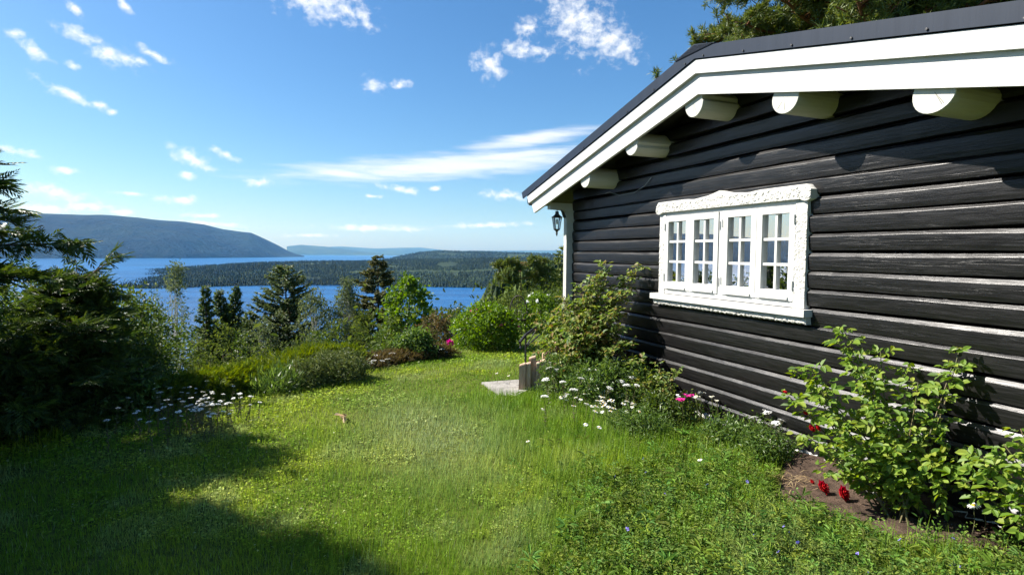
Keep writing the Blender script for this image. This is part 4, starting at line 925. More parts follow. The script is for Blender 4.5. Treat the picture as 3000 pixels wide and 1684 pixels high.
# fillers of the belt between the named trees
for i, (px, yt, Y, r, lm, bk, lb, nm) in enumerate([(425, 890, 25, .9, 'rough', m_bark, 'rounded green tree left of the slender silvery birch', 'aspen_tree'), (770, 950, 24, .8, 'birch', m_birch, 'low pale birch at the left foot of the bushy pine', 'birch_tree'),
        (1062, 915, 26, .8, 'rough', m_bark, 'low green tree at the left foot of the tallest spruce', 'aspen_tree'), (1150, 930, 24, .7, 'shrub', m_bark, 'low dark green tree between the tallest spruce and the maple', 'aspen_tree')]):
    btree(px, yt, Y, [(0, r), (.55, r), (.85, r * .55), (1, r * .15)], 170 + i, lm, bk, lb, nm, nclump=190, nleaf=24, size=.11, crad=.3)
for i, (px, Y, lb) in enumerate([(-130, 9.2, 'leafy rowan out of sight left, mirrored dark in the rightmost sash'), (-45, 9.9, 'leafy rowan just left of the view, mirrored in the window'), (60, 10.8, 'leafy rowan behind the branches of the left edge cypress'), (150, 11.8, 'leafy rowan hidden behind the big dark cypress bush')]):
    btree(px, 815 if px < 0 or px > 100 else 890, Y, [(0, .7), (.5, .95), (.85, .8), (1, .45)], 190 + i, 'shrub', m_bark, lb, 'rowan_tree', nclump=170, nleaf=26, size=.09, crad=.25)

a_, c_ = A(1235, 933, 24.6), A(1345, 900, 24)
tt = np.linspace(0, 1, 9)[:, None]; wv = a_ + (c_ - a_) * tt - np.array([0, 0, .5]) * (tt * (1 - tt))
tag(MB().tube(wv - a_, .022, 4).build('wire', m_iron, None, False, a_), 'thin dark wire crossing the lake right of the bright green maple', 'wire')

cypress('cypress_tree', 'dark cypress furthest out of sight left, deepening the lawn shade', on(-6.6, 4.5), 4.6, 1.5, 208, 300, .34)

# ================================================================== flowers
def proto(name, label, cat, group, pieces):
    """pieces: (part name, V, Q or (quads, tris), mat)"""
    r = thing(name, label, cat, (0, 0, -500), 0, group)
    for (pn, V, Q, m) in pieces: raw(pn, V, Q, None, m, r)
    return r
def dup(root, loc, rz, sc, label, tilt=(0, 0)):
    r = root.copy(); C.objects.link(r); r.location = tuple(float(v) for v in loc); r.rotation_euler = (tilt[0], tilt[1], rz); r.scale = (sc, sc, sc); r['label'] = label
    for c in root.children:
        d = c.copy(); C.objects.link(d); d.parent = r
        for e in c.children:
            f = e.copy(); C.objects.link(f); f.parent = d
    return r
def petals(n, r0, r1, wd, z, droop=.0, seed=0):
    g = R(seed); a = np.arange(n) * 2 * pi / n + g.normal(size=n) * .06
    D = np.stack([np.cos(a), np.sin(a), np.full(n, -droop) + g.normal(size=n) * .12], -1)
    return inst(LEAF, np.stack([np.cos(a) * r0, np.sin(a) * r0, np.full(n, z)], -1), D, np.repeat([[0, 0, 1.0]], n, 0), r1 - r0, wd)
def dome(r, h, z, n=10, k=4):
    mb = MB(); V = [(r * sin(u) * cos(a), r * sin(u) * sin(a), z + h * cos(u)) for u in np.linspace(pi / 2, .05, k) for a in np.arange(n) * 2 * pi / n]
    mb.add(V, [(i*n+j, i*n+(j+1)%n, (i+1)*n+(j+1)%n, (i+1)*n+j) for i in range(k-1) for j in range(n)]); return np.vstack(mb.v), np.vstack(mb.q)
def stemv(h, r=.002, bend=.02):
    mb = MB(); mb.tube([(0, 0, 0), (bend, bend * .5, h * .5), (0, 0, h)], r, 5, False); return np.vstack(mb.v), np.vstack(mb.q)
def daisy_pieces(h, r, seed, tilt=.35):
    """head faces up and a little towards the sun side"""
    V, Q = petals(15, r * .22, r, r * .34, 0, .1, seed); Vd, Qd = dome(r * .3, r * .16, .001)
    ca, sa = cos(tilt), sin(tilt); Rm = np.array([[ca, 0, -sa], [0, 1, 0], [sa, 0, ca]])
    f = lambda v: v @ Rm.T + np.array([0, 0, h])
    Vs, Qs = stemv(h)
    return [('petals', f(V), Q, m_whitep), ('disc', f(Vd), Qd, m_yel), ('stem', Vs, Qs, m_stem)]
def ground_under(px, py, h):
    """ground point whose plant of height h shows its head at that spot"""
    r = ray(px, py); t_ = 2.0
    for _ in range(500):
        p = r * t_
        if p[2] + EYE - h <= float(hterr(p[0], p[1])): break
        t_ += .04
    return np.array([p[0], p[1], float(hterr(p[0], p[1]))])
def field(pr0, heads, h, seed, label, sc=(.85, 1.15), tilt=.15):
    g = R(seed)
    for i, (px, py) in enumerate(heads):
        s = g.uniform(*sc); p = ground_under(px, py, h * s)
        if i == 0:
            r = pr0; r.location = tuple(float(v) for v in p); r.scale = (s, s, s); r.rotation_euler = (g.normal() * tilt, g.normal() * tilt, g.random() * 6.3)
        else: dup(pr0, p, g.random() * 6.3, s, label, (g.normal() * tilt, g.normal() * tilt))
# oxeye daisies at the foot of the climbing rose
g = R(301)
heads = [(1645, 1163), (1668, 1160), (1713, 1172), (1722, 1186), (1730, 1192), (1748, 1163), (1757, 1161), (1752, 1178), (1775, 1172), (1790, 1178), (1815, 1175), (1740, 1207), (1772, 1203), (1800, 1190), (1797, 1205), (1843, 1191), (1857, 1183), (1870, 1205), (1880, 1204), (1720, 1243), (1756, 1250), (1700, 1150), (1795, 1148), (1822, 1155), (1838, 1178), (1690, 1165), (1765, 1155), (1730, 1140), (1655, 1172), (1805, 1198), (1780, 1190), (1826, 1192)]
pr = proto('daisy', 'white oxeye daisy among those at the foot of the climbing rose', 'flower', 'oxeye daisies below the climbing rose', daisy_pieces(.20, .027, 302))
for _ in range(16): heads.append((g.normal(1770, 55), g.normal(1180, 22)))
field(pr, heads, .20, 303, 'white oxeye daisy among those at the foot of the climbing rose')
for (px, py, lb, h, r) in [(2852, 1485, 'large white daisy with yellow eye in the soil at the far right', .20, .036), (2884, 1497, 'small white daisy bud right of the large daisy', .17, .014), (2050, 1351, 'single white daisy alone in the weeds below the pink flowers', .14, .020), (1546, 1296, 'pale daisy alone in the tall grass right of the slab', .16, .017), (1490, 1100, 'white daisy on the lawn left of the timber palisade', .14, .02), (1455, 1093, 'leftmost white daisy on the lawn before the palisade', .15, .022)]:
    r_ = proto('daisy', lb, 'flower', None, daisy_pieces(h, r, int(px))); r_.location = tuple(float(v) for v in ground_under(px, py, h))
# umbels of yarrow: many small florets on a flat head
def umbel(h, r, seed, n=46):
    g = R(seed); a = g.random(n) * 6.3; rr_ = r * np.sqrt(g.random(n)); p = np.stack([np.cos(a) * rr_, np.sin(a) * rr_, h + .12 * r - .3 * rr_ ** 2 / r + g.normal(size=n) * .0015], -1)
    lv = []
    for k_ in range(4):
        b_ = g.random(n) * 6.3; lv.append(inst(DIAM, p, np.stack([np.cos(b_), np.sin(b_), np.full(n, .15)], -1), np.repeat([[0, 0, 1.0]], n, 0), .0085, .007))
    V, Q = join(lv); mb = MB(); mb.tube([(0, 0, 0), (.01, 0, h * .5), (0, 0, h * .8)], .002, 5, False)
    for j in range(9):
        b_ = j * .7; mb.tube([(0, 0, h * .8), (cos(b_) * r * .6, sin(b_) * r * .6, h - .004)], .001, 3, False)
    for j in range(16):
        z = g.uniform(.05, .75) * h; b_ = g.random() * 6.3; mb.tube([(0, 0, z), (cos(b_) * .03, sin(b_) * .03, z + .015)], [.004, .0005], 3, False)
    return [('umbel', V, Q, m_whitep), ('stem', np.vstack(mb.v), np.vstack(mb.q), m_stem)]
yl = 'white flat yarrow head in the drift between the cypress shade and the hedge'
pr = proto('yarrow', yl, 'flower', 'yarrow drift along the left lawn edge', umbel(.22, .016, 311, 22))
g = R(312); heads = []
for _ in range(46): heads.append((g.normal(565, 60), g.normal(1162, 20)))
for _ in range(22): heads.append((g.normal(600, 45), g.normal(1185, 12)))
heads += [(505, 1088), (482, 1098), (495, 1115), (515, 1119), (550, 1125), (470, 1128), (595, 1111), (535, 1133), (620, 1150), (630, 1155), (385, 1197), (408, 1200), (430, 1185), (465, 1188), (480, 1180), (400, 1170), (520, 1215), (490, 1215), (670, 1172), (350, 1160), (335, 1190), (315, 1222), (410, 1225), (450, 1230)]
field(pr, heads, .24, 313, yl, (.7, 1.3))
yl = 'white yarrow head against the black wall left of the red rose bush'
pr = proto('yarrow', yl, 'flower', 'yarrow heads by the black wall', umbel(.26, .03, 314))
field(pr, [(2262, 1155), (2240, 1158), (2193, 1172), (2270, 1195), (2238, 1198), (2280, 1208), (2300, 1218), (2255, 1212), (2292, 1230), (2235, 1225), (2265, 1230), (2318, 1212), (2245, 1240), (2190, 1130), (2272, 1242)], .26, 315, yl, (.7, 1.2))
yl = 'white yarrow head rising among the herbs below the climbing rose'
pr = proto('yarrow', yl, 'flower', 'yarrow heads below the climbing rose', umbel(.36, .036, 316))
field(pr, [(1757, 1027), (1770, 1049), (1797, 1036), (1855, 1041), (1872, 1043), (1948, 1052), (1790, 1090), (1800, 1083), (1825, 1093), (1850, 1105), (1893, 1090), (1905, 1088), (1795, 1122), (1840, 1112), (1835, 1128), (1600, 1160), (1720, 1060), (1745, 1100), (1640, 1075), (1655, 1120)] + [(g.uniform(1610, 1920), g.uniform(1040, 1150)) for _ in range(18)], .36, 317, yl, (.8, 1.15))
yl = 'white blossom at the foot of the brown hedge'
pr = proto('garden_flower', yl, 'flower', 'white blossoms at the foot of the brown hedge', umbel(.16, .05, 318))
field(pr, [(1263, 1012), (1270, 1020), (1285, 1016), (1296, 1022), (1305, 1030), (1290, 1008), (1275, 1030), (1085, 1062), (1097, 1057), (1092, 1050), (1115, 1056), (1140, 1052), (1030, 1042), (1150, 1035), (1060, 1068), (1105, 1040)], .16, 319, yl, (.7, 1.1))
# pinks beside the wall
def pinkhead(h, r, seed, mat, n=16):
    g = R(seed); lv = []
    for j in range(7):
        c = np.array([g.normal() * r * .5, g.normal() * r * .5, h + g.normal() * r * .2])
        V, Q = petals(5, .001, r * .6, r * .55, 0, -.1, seed + j); lv.append((V + c, Q))
    V, Q = join(lv); Vs, Qs = stemv(h, .003); Vl, Ql = inst(DIAM, np.stack([np.zeros(n), np.zeros(n), g.uniform(.02, h * .8, n)], -1), rdir(g, n) + [[0, 0, .5]], rdir(g, n), .07, .012)
    return [('petals', V, Q, mat), ('stem', Vs, Qs, m_stem), ('leaves', Vl, Ql, LM['herb'])]
for (px, py, lb, m, r) in [(1998, 1170, 'magenta pinks, lower left of the two magenta clusters by the wall', m_mag, .045), (2018, 1157, 'magenta pinks, upper right of the two magenta clusters by the wall', m_mag, .048),
        (2052, 1150, 'cream flower cluster right of the magenta pinks', m_cream_p, .03), (2079, 1140, 'tallest cream flower cluster by the white footing', m_cream_p, .026), (2040, 1163, 'low cream flower cluster under the magenta pinks', m_cream_p, .028), (2085, 1162, 'small cream flower cluster below the tallest one', m_cream_p, .02), (2101, 1176, 'rightmost small cream flower cluster by the footing', m_cream_p, .02), (1985, 1158, 'white flower cluster left of the magenta pinks', m_whitep, .026)]:
    r_ = proto('pink_flower' if m is m_mag else 'garden_flower', lb, 'flower', None, pinkhead(.30, r, int(px), m)); r_.location = tuple(float(v) for v in ground_under(px, py, .30))
# red roses lying on the soil, and a white one
def rosehead(r, seed, mat):
    g = R(seed); lv = []
    for ring, (n, rr_, lean) in enumerate([(5, .25, .15), (6, .5, .35), (7, .8, .75), (7, 1.0, 1.2)]):
        a = np.arange(n) * 2 * pi / n + ring * .6; o = np.stack([np.cos(a), np.sin(a), np.zeros(n)], -1)
        lv.append(inst(LEAF, o * r * rr_ * .35 + [[0, 0, -.1 * r]], o * lean + [[0, 0, 1.0]], -o + [[0, 0, .5]], r * 1.15, r * 1.2))
    return join(lv)
m_rose_leaf = LM['rose']
for (px, py, lb, m, r, tl) in [(2405, 1452, 'left red rose bloom lying at the edge of the bare soil', m_red, .042, (.9, .1)), (2463, 1468, 'right red rose bloom lying at the edge of the bare soil', m_red, .046, (1.1, .2)), (2376, 1440, 'small red rosebud left of the two red blooms', m_red, .018, (.8, .3)), (2541, 1467, 'white star shaped bloom right of the red roses', m_whitep, .03, (.5, 0)),
        (2298, 1150, 'red rosebud at the left tip of the rose bush', m_red, .016, (.4, .2)), (2358, 1212, 'deep red rosebud within the left of the rose bush', m_red, .016, (.5, .2)), (2375, 1256, 'dark red rose low in the left of the rose bush', m_red, .024, (.9, .2)), (2393, 1254, 'dark red rose beside the other low one in the rose bush', m_red, .022, (.8, .5))]:
    p = GT(px, py) if py > 1400 else None
    if p is None:
        p = A(px, py, 3.75)
    else: p = p + np.array([0, 0, .05])
    V, Q = rosehead(r, int(px), m); o = raw('rose', V, Q, None, m, None, False, None, p); o.rotation_euler = (tl[0], tl[1], .5); tag(o, lb, 'flower')
# violas in the weeds
def viola(seed):
    V, Q = petals(5, .001, .013, .013, 0, -.15, seed); a = 1.0; Rm = np.array([[1, 0, 0], [0, cos(a), -sin(a)], [0, sin(a), cos(a)]])
    Vs, Qs = stemv(.09, .0014); return [('petals', V @ Rm.T + [0, 0, .09], Q, m_vio), ('stem', Vs, Qs, m_stem)]
vl = 'small violet viola among those dotted through the weeds'
pr = proto('viola', vl, 'flower', 'violas dotted through the weeds', viola(331))
field(pr, [(2207, 1577), (2217, 1570), (2302, 1548), (2326, 1594), (2268, 1626), (2272, 1616), (2492, 1623), (2628, 1590), (2790, 1575), (2795, 1663), (2810, 1668), (2196, 1415), (1948, 1452), (2068, 1415), (2770, 1655), (2585, 1680), (2535, 1676), (1885, 1345), (1882, 1380), (1840, 1540), (1805, 1405), (2310, 1560)], .09, 332, vl, (.8, 1.2))

# ================================================================== roses against the wall
def shootrose(name, label, base, tips, seed, lm, leaflet, gap, start=.1, sway=.06, fill=0, fillbox=None, group=None):
    """arching shoots, each set with compound leaves of five leaflets"""
    g = R(seed); st_ = MB(); P_, D_, U_ = [], [], []
    for tip in tips:
        b0 = base + np.array([g.normal() * .07, g.normal() * .07, 0]); b0[2] = float(hterr(b0[0], b0[1])); tip = np.asarray(tip, float)
        mid = b0 * .45 + tip * .55 + np.array([g.normal() * sway, g.normal() * sway, .10]); tt = np.linspace(0, 1, 14)[:, None]
        path = b0 * (1 - tt) ** 2 + 2 * mid * tt * (1 - tt) * 1.0 + tip * tt ** 2; ln = np.linalg.norm(tip - b0)
        st_.tube(path - base, np.linspace(.0065, .0025, 14), 5, False)
        n = int(ln / gap); u = np.linspace(start, 1, n) + g.normal(size=n) * .01
        p = np.stack([np.interp(u, tt[:, 0], path[:, i]) for i in range(3)], -1); a = np.arange(n) * 2.4 + g.random() * 6
        side = np.stack([np.cos(a), np.sin(a), g.uniform(-.1, .55, n)], -1) - NN[None] * .45
        P_.append(p); D_.append(side); U_.append(np.repeat([[0, 0, 1.0]], n, 0) - NN[None] * .5 + g.normal(size=(n, 3)) * .3)
    if fill:
        lo, hi = fillbox; q = g.uniform(0, 1, (fill, 3)); p = np.array([H(lo[0] + (hi[0] - lo[0]) * a, lo[1] + (hi[1] - lo[1]) * b_, lo[2] + (hi[2] - lo[2]) * c) for a, b_, c in q])
        P_.append(p); D_.append(rdir(g, fill) - NN[None] * .5); U_.append(np.repeat([[0, 0, 1.0]], fill, 0) - NN[None] * .5 + g.normal(size=(fill, 3)) * .4)
    P_, D_, U_ = np.vstack(P_), unit(np.vstack(D_)), unit(np.vstack(U_)); n = len(P_); X = unit(np.cross(D_, U_)); L_ = leaflet * g.uniform(.6, 1.2, n); lv = []
    for (u, sx, sc) in ((.55, 1, .85), (.55, -1, .85), (1.15, 1, 1), (1.15, -1, 1), (1.35, 0, 1.15)):
        keep = g.random(n) < .93; dirs = D_ * (.55 if sx else 1) + X * sx * .9 + g.normal(size=(n, 3)) * .18 - np.array([0, 0, .22])
        lv.append(inst(LEAF, (P_ + D_ * (u * L_)[:, None] - base)[keep], dirs[keep], (U_ + g.normal(size=(n, 3)) * .28)[keep], (L_ * sc)[keep], (L_ * sc * .74)[keep]))
    for i in range(n): 
        if i % 2 == 0: st_.tube([P_[i] - base, P_[i] + D_[i] * 1.3 * L_[i] - base], .0013, 3, False)
    root = thing(name, label, 'rose bush', base, 0, group); st_.build('stems', m_stem, root); V, Q = join(lv); raw('leaves', V, Q, None, LM[lm], root); return root
Ab = lambda px, py, Y: A(px, py, Y)
base = H(2.35, .30, 0); base[2] = float(hterr(base[0], base[1])) 
tips = [Ab(2467, 955, 3.85), Ab(2455, 1000, 3.85), Ab(2330, 1085, 3.85), Ab(2378, 1075, 3.8), Ab(2580, 1030, 3.7), Ab(2660, 1065, 3.68), Ab(2810, 1025, 3.5), Ab(2790, 1070, 3.5), Ab(2310, 1160, 3.85), Ab(2400, 1130, 3.7), Ab(2690, 1120, 3.45), Ab(2520, 1090, 3.6), Ab(2350, 1270, 3.7), Ab(2450, 1230, 3.5), Ab(2560, 1180, 3.5), Ab(2620, 1300, 3.4), Ab(2480, 1330, 3.45), Ab(2410, 1380, 3.55), Ab(2560, 1380, 3.45), Ab(2690, 1390, 3.35)]
shootrose('rose_bush', 'bright green rose bush with large leaves in bare soil at the right', base, tips, 341, 'rose', .050, .030, .15, .05, 220, ((2.1, .1, .12), (2.75, .45, .55)))
base = H(1.38, .34, 0); base[2] = float(hterr(base[0], base[1]))
shootrose('rose_bush', 'low rose shoots with large leaves cut by the right edge', base, [Ab(2800, 1395, 3.15), Ab(2850, 1375, 3.1), Ab(2880, 1335, 3.05), Ab(2940, 1300, 3.0), Ab(2990, 1255, 3.0)], 342, 'rose', .052, .034, .35, .03)
base = GT(1700, 1118)
tips = [Ab(1778, 772, 6.7), Ab(1768, 800, 6.7), Ab(1745, 815, 6.7), Ab(1705, 830, 6.8), Ab(1722, 870, 6.6), Ab(1872, 782, 6.6), Ab(1858, 800, 6.6), Ab(1840, 850, 6.5), Ab(1800, 860, 6.5), Ab(1650, 890, 6.9), Ab(1632, 930, 7.0), Ab(1690, 920, 6.7), Ab(1790, 920, 6.3), Ab(1820, 960, 6.3), Ab(1850, 1000, 6.2), Ab(1740, 900, 6.5), Ab(1680, 980, 6.6), Ab(1760, 980, 6.3), Ab(1640, 1040, 6.7), Ab(1720, 1020, 6.4), Ab(1800, 1030, 6.2), Ab(1870, 1060, 6.0), Ab(1660, 1080, 6.5), Ab(1770, 840, 6.7), Ab(1660, 950, 6.7), Ab(1825, 900, 6.4), Ab(1660, 870, 6.9), Ab(1690, 880, 6.8), Ab(1730, 860, 6.7)]
shootrose('rose_bush', 'tall climbing rose with reddish young leaves at the cabin corner', base, tips, 343, 'climber', .057, .020, .05, .08, 720, ((5.6, .3, .1), (6.7, .95, .95)))
base = H(4.75, .16, 0)
shootrose('rose_bush', 'small rose shoots against the black wall below the window', base, [Ab(1925, 1060, 5.6), Ab(1985, 1085, 5.5), Ab(1945, 1100, 5.5)], 344, 'climber', .04, .04, .3, .03)
# herbs at the foot of the climbing rose
for i, (px, py, h, r, lm, lb) in enumerate([(1650, 1165, .42, .3, 'herb', 'leafy herb clump beside the timber palisade'), (1740, 1185, .42, .36, 'herb', 'dark leafy herb clump behind the oxeye daisies'), (1830, 1190, .46, .34, 'herb', 'herb clump under the yarrow left of the magenta pinks'), (1890, 1205, .34, .22, 'climber', 'leafy clump left of the magenta pinks'), (1880, 1290, .22, .24, 'herb', 'low blue green lupin clump below the daisies'), (1955, 1240, .25, .22, 'shrub', 'low green clump below the magenta pinks'), (2075, 1215, .14, .18, 'thuja', 'yellowish low plant under the cream flowers'), (2180, 1255, .15, .2, 'herb', 'feathery green plant by the white footing'), (2270, 1290, .2, .22, 'herb', 'feathery plant under the wall yarrow'), (2130, 1300, .12, .2, 'herb', 'low weed clump below the white footing'), (2240, 1345, .2, .2, 'herb', 'dark weed clump left of the bare soil')]):
    leafy('herb', lb, 'plant', GT(px, py), h, [(0, r * .8), (.5, r), (1, r * .5)], 350 + i, lm, m_stem, int(60 + 500 * r * r), 22, .05 if i < 4 else .045, .10, .006, stems=4, z0=.1, part='foliage', asp=.55 if i % 2 else .3)

# ================================================================== soil, turf, grass and weeds
soil = [(2285, 1370), (2330, 1345), (2420, 1365), (2600, 1412), (2800, 1470), (3060, 1545), (3150, 1720), (2990, 1600), (2890, 1615), (2780, 1607), (2660, 1600), (2560, 1572), (2440, 1530), (2330, 1500), (2260, 1450)]
SP = np.array([GT(*p)[:2] for p in soil]); 
def inside(x, y, poly):
    c = np.zeros(len(x), bool); j = len(poly) - 1
    for i in range(len(poly)):
        xi, yi, xj, yj = *poly[i], *poly[j]
        c ^= ((yi > y) != (yj > y)) & (x < (xj - xi) * (y - yi) / (yj - yi + 1e-12) + xi); j = i
    return c
sc2 = SP.mean(0); n = len(SP); ringk = np.linspace(1, 0, 9)[:-1]; V = []
for k_ in ringk:
    for p in SP: q = sc2 + (p - sc2) * k_; V.append((q[0], q[1], float(hterr(q[0], q[1])) + (.012 if k_ < 1 else -.01) + .02 * (vnoise(q[0] + 50, q[1] + 50, 9, 3) - .3) + .06 * float(smooth01((q[0] * NN[0] + q[1] * NN[1]) - WD, -.3, -.06))))
V.append((sc2[0], sc2[1], float(hterr(*sc2)) + .02)); V = np.array(V)
q_ = [(k_*n+i, k_*n+(i+1)%n, (k_+1)*n+(i+1)%n, (k_+1)*n+i) for k_ in range(7) for i in range(n)]; t_ = [(7*n+i, 7*n+(i+1)%n, 8*n) for i in range(n)]
m_soil = P('garden_soil', (.030, .021, .016), (.105, .072, .052), 14, .95, 1.0, 40, .1, lo=.3, hi=.7, detail=10)
tag(raw('soil', V, q_, t_, m_soil, None, True), kind='structure')
g = R(401); sw_ = GT(2318, 1420); n = 60
Pq = np.stack([sw_[0] + g.normal(size=n) * .07, sw_[1] + g.normal(size=n) * .07, np.full(n, sw_[2] + .02) + g.random(n) * .03], -1)
D = rdir(g, n) * [[1, 1, .15]]; V, Q = inst(DIAM, Pq, D, np.repeat([[0, 0, 1.0]], n, 0), g.uniform(.06, .16, n), .004)
tag(raw('straw', V, Q, None, leafmat('straw', [(.22, .15, .07), (.36, .26, .13), (.42, .33, .18)], .1, .8, .1)), kind='stuff')
# dead leaf on the lawn
p = GT(1008, 1236); g = R(402); V, Q = inst(LEAF, np.repeat([[0, 0, .02]], 4, 0), rdir(g, 4) + [[0, 0, .4]], rdir(g, 4), .12, .09)
tag(raw('dead_leaf', V, Q, None, leafmat('dead_leaf', [(.44, .32, .20), (.60, .47, .33)], .2, .7, .1), None, False, None, p + np.array([0, 0, .03])), 'curled brown dead leaf lying on the open lawn', 'leaf')

slabp = np.array([q_[:2] for q_ in sp_])
m_grass = colmat('grass_blades', .38, .6, .12)
def lawnmask(x, y):
    q = -(x + 4.2) * .875 + (y - 5) * .485
    o = WD - (x * NN[0] + y * NN[1]); s = x * UU[0] + y * UU[1]
    return (q < np.where(y > 9, 1.6, .45)) & ((o > .15) | (s > 7.6)) & ~inside(x, y, SP) & ~inside(x, y, slabp)
E1 = GT(1250, 1275)[:2]; TG = np.array([GT(*p_)[:2] for p_ in ((1400, 1180), (1560, 1150), (1760, 1215), (1960, 1300), (1900, 1420), (1640, 1440), (1420, 1330))])
WP = np.array([GT(*p_)[:2] for p_ in ((1760, 1290), (1960, 1250), (2260, 1330), (2320, 1480), (2560, 1560), (3200, 1600), (3200, 1900), (1750, 1900), (1620, 1600), (1580, 1430))])
def turfcol(x, y, g):
    n = len(x); a = fnoise(x + 60, y + 60, .9, 11); b_ = fnoise(x + 60, y + 60, 3.2, 15)
    base_ = np.array([[.165, .28, .02]]); lime = np.array([[.27, .37, .028]]); dry = np.array([[.38, .44, .22]]); deep = np.array([[.10, .21, .02]])
    f1 = smooth01(a, .45, .62)[:, None]; c = base_ * (1 - f1) + lime * f1
    f2 = smooth01(b_, .55, .75)[:, None] * .6; c = c * (1 - f2) + deep * f2
    dd = np.exp(-(((x - E1[0]) * .8 + (y - E1[1]) * .25) / .5) ** 2 - ((y - E1[1]) / 1.1) ** 2)[:, None] * .7; dd = np.maximum(dd, .35 * smooth01(fnoise(x + 9, y + 9, 1.7, 19), .6, .75)[:, None])
    dd = np.maximum(dd, (g.random(n) < .035)[:, None] * .7); c = c * (1 - dd) + dry * dd
    return c * g.uniform(.65, 1.35, (n, 1)) * np.stack([g.uniform(.9, 1.15, n), np.ones(n), g.uniform(.7, 1.3, n)], -1)
def scatter(g, n, r0, r1, az0, az1, pw):
    r = r0 * (r1 / r0) ** (g.random(n) ** pw); az = g.uniform(az0, az1, n); return np.sin(az) * r, np.cos(az) * r, r
def grass(name, n, seed, hmul, r0, r1, az0, az1, keep, pw=1.0, wmul=1.0):
    g = R(seed); x, y, r = scatter(g, n, r0, r1, az0, az1, pw); k_ = lawnmask(x, y) & keep(x, y) & (g.random(n) < .35 + 1.3 * fnoise(x + 41, y + 41, 3.5, 27)); x, y, r = x[k_], y[k_], r[k_]; n = len(x)
    z = hterr(x, y); hh = hmul * g.uniform(.55, 1.35, n) * (.35 + .8 * fnoise(x + 30, y + 30, 2.3, 23) + .5 * vnoise(x + 30, y + 30, 9, 29)); wd = .0024 * wmul * np.clip(r / 3.0, 1, 5) * g.uniform(.7, 1.3, n)
    a = g.random(n) * 6.3; lean = g.uniform(.25, 1.6, n); D = np.stack([np.cos(a) * lean, np.sin(a) * lean, np.ones(n)], -1); Zn = np.stack([np.cos(a), np.sin(a), np.full(n, -.2)], -1)
    V, Q = inst(BLADE, np.stack([x, y, z - .004], -1), D, -Zn, hh, wd)
    return tag(raw(name, V, Q, None, m_grass, None, False, np.repeat(turfcol(x, y, g), len(BLADE[0]), 0)), kind='stuff')
everywhere = lambda x, y: np.ones(len(x), bool)
grass('grass', 360000, 411, .040, 2.2, 17.5, -.80, .62, everywhere)
def soft(poly, seed):
    c = poly.mean(0)
    def f(x, y):
        w = .55 + .9 * fnoise(x + 70, y + 70, 1.3, seed); return inside(c[0] + (x - c[0]) / w, c[1] + (y - c[1]) / w, poly)
    return f
grass('long_grass', 60000, 412, .12, 3.4, 8.5, -.25, .36, soft(TG, 61), 1.0, 1.0)
grass('long_grass', 24000, 415, .075, 2.4, 8.5, -.35, .40, lambda x, y: fnoise(x + 3, y + 3, .8, 71) > .48, 1.0, 1.0)
grass('long_grass', 30000, 413, .10, 5.0, 11, -.72, -.1, lambda x, y: ((-(x + 4.2) * .875 + (y - 5) * .485) > -.25) & (y < 9.5), 1.0, 1.1)
grass('long_grass', 26000, 414, .10, 2.4, 6.5, .0, .80, soft(WP, 62), 1.0, 1.1)
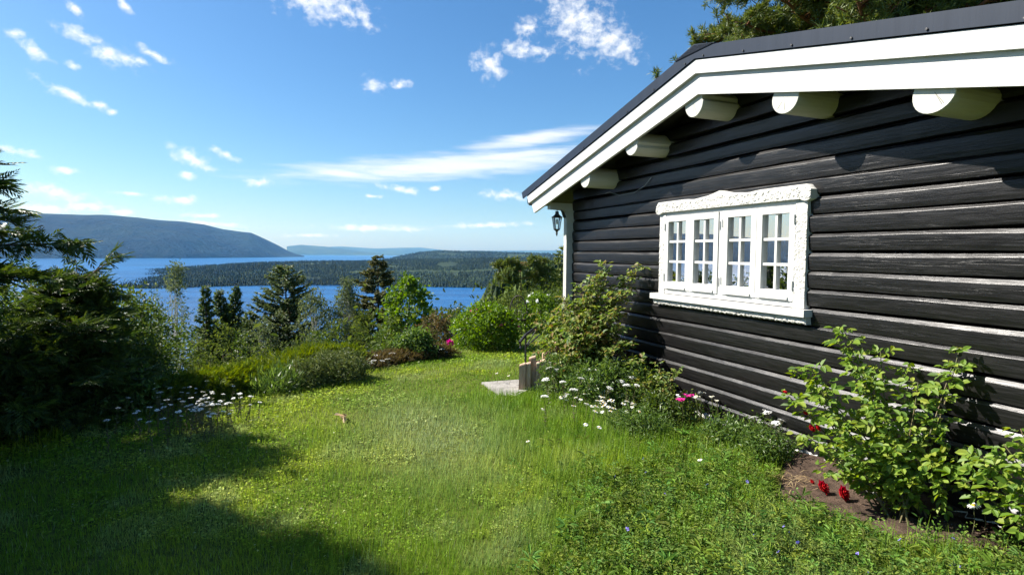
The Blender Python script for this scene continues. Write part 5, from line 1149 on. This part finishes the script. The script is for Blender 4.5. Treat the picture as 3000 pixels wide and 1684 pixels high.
# clover and other small leaves in the turf
g = R(421); n = 90000; x, y, r = scatter(g, n, 2.2, 11, -.8, .7, 1.0); k_ = lawnmask(x, y) & (fnoise(x + 20, y + 20, 1.1, 31) > .44); x, y, r = x[k_], y[k_], r[k_]; n = len(x)
a = g.random(n) * 6.3; z = hterr(x, y) + g.uniform(.004, .035, n); s = .012 * np.clip(r / 3.2, 1, 3) * g.uniform(.7, 1.5, n)
V, Q = inst(LEAF, np.stack([x, y, z], -1), np.stack([np.cos(a), np.sin(a), g.normal(size=n) * .3], -1), np.repeat([[0, 0, 1.0]], n, 0) + g.normal(size=(n, 3)) * .4, s, s * .85)
c = np.repeat(turfcol(x, y, g) * [[1.15, 1.1, 1.0]], len(LEAF[0]), 0)
tag(raw('clover', V, Q, None, m_grass, None, False, c), kind='stuff')
# broad-leaved weeds in the right foreground
g = R(431); lv, cs = [], []; m = 0
x, y, r = scatter(g, 11000, 2.4, 6.8, .0, .86, 1.0); k_ = (soft(WP, 63)(x, y) | ((g.random(len(x)) < .10) & (x > -.5))) & lawnmask(x, y); x, y = x[k_], y[k_]
for xx, yy in zip(x, y):
    k2 = g.integers(7, 16); z = float(hterr(xx, yy)); hh = g.uniform(.03, .13) * (1.5 if g.random() < .12 else 1); a = g.random(k2) * 6.3; kind = g.random()
    sz = g.uniform(.011, .026) if kind < .9 else g.uniform(.04, .08); asp = g.uniform(.45, .85) if kind < .9 else .25
    Pp = np.array([xx, yy, z]) + np.stack([np.cos(a) * .012, np.sin(a) * .012, g.uniform(.3, 1, k2) * hh], -1); D = np.stack([np.cos(a), np.sin(a), g.uniform(-.1, .8, k2)], -1)
    lv.append(inst(LEAF, Pp, D, np.repeat([[0, 0, 1.0]], k2, 0) + g.normal(size=(k2, 3)) * .35, sz * g.uniform(.6, 1.2, k2), sz * asp))
    col = np.array([.11, .20, .03]) * g.uniform(.6, 1.5) * np.array([g.uniform(.8, 1.5), 1, g.uniform(.7, 1.5)]); cs.append(np.repeat(col[None], k2 * 6, 0))
V, Q = join(lv); tag(raw('weeds', V, Q, None, m_grass, None, False, np.vstack(cs)), kind='stuff')

# ================================================================== the air over the lake
hz = MB().box((-20000, -20000, LAKE - 6), (20000, 20000, 780)).build('haze', None)
m = bpy.data.materials.new('haze_air'); m.use_nodes = True; t = m.node_tree; t.nodes.remove(t.nodes['Principled BSDF'])
v = nd(t, 'ShaderNodeVolumePrincipled'); v.inputs['Color'].default_value = (.15, .46, 1.0, 1); v.inputs['Absorption Color'].default_value = (1, 1, 1, 1); v.inputs['Density'].default_value = 4.3e-5; v.inputs['Anisotropy'].default_value = 0.0
t.links.new(v.outputs[0], t.nodes['Material Output'].inputs['Volume']); hz.data.materials.append(m); tag(hz, kind='stuff')
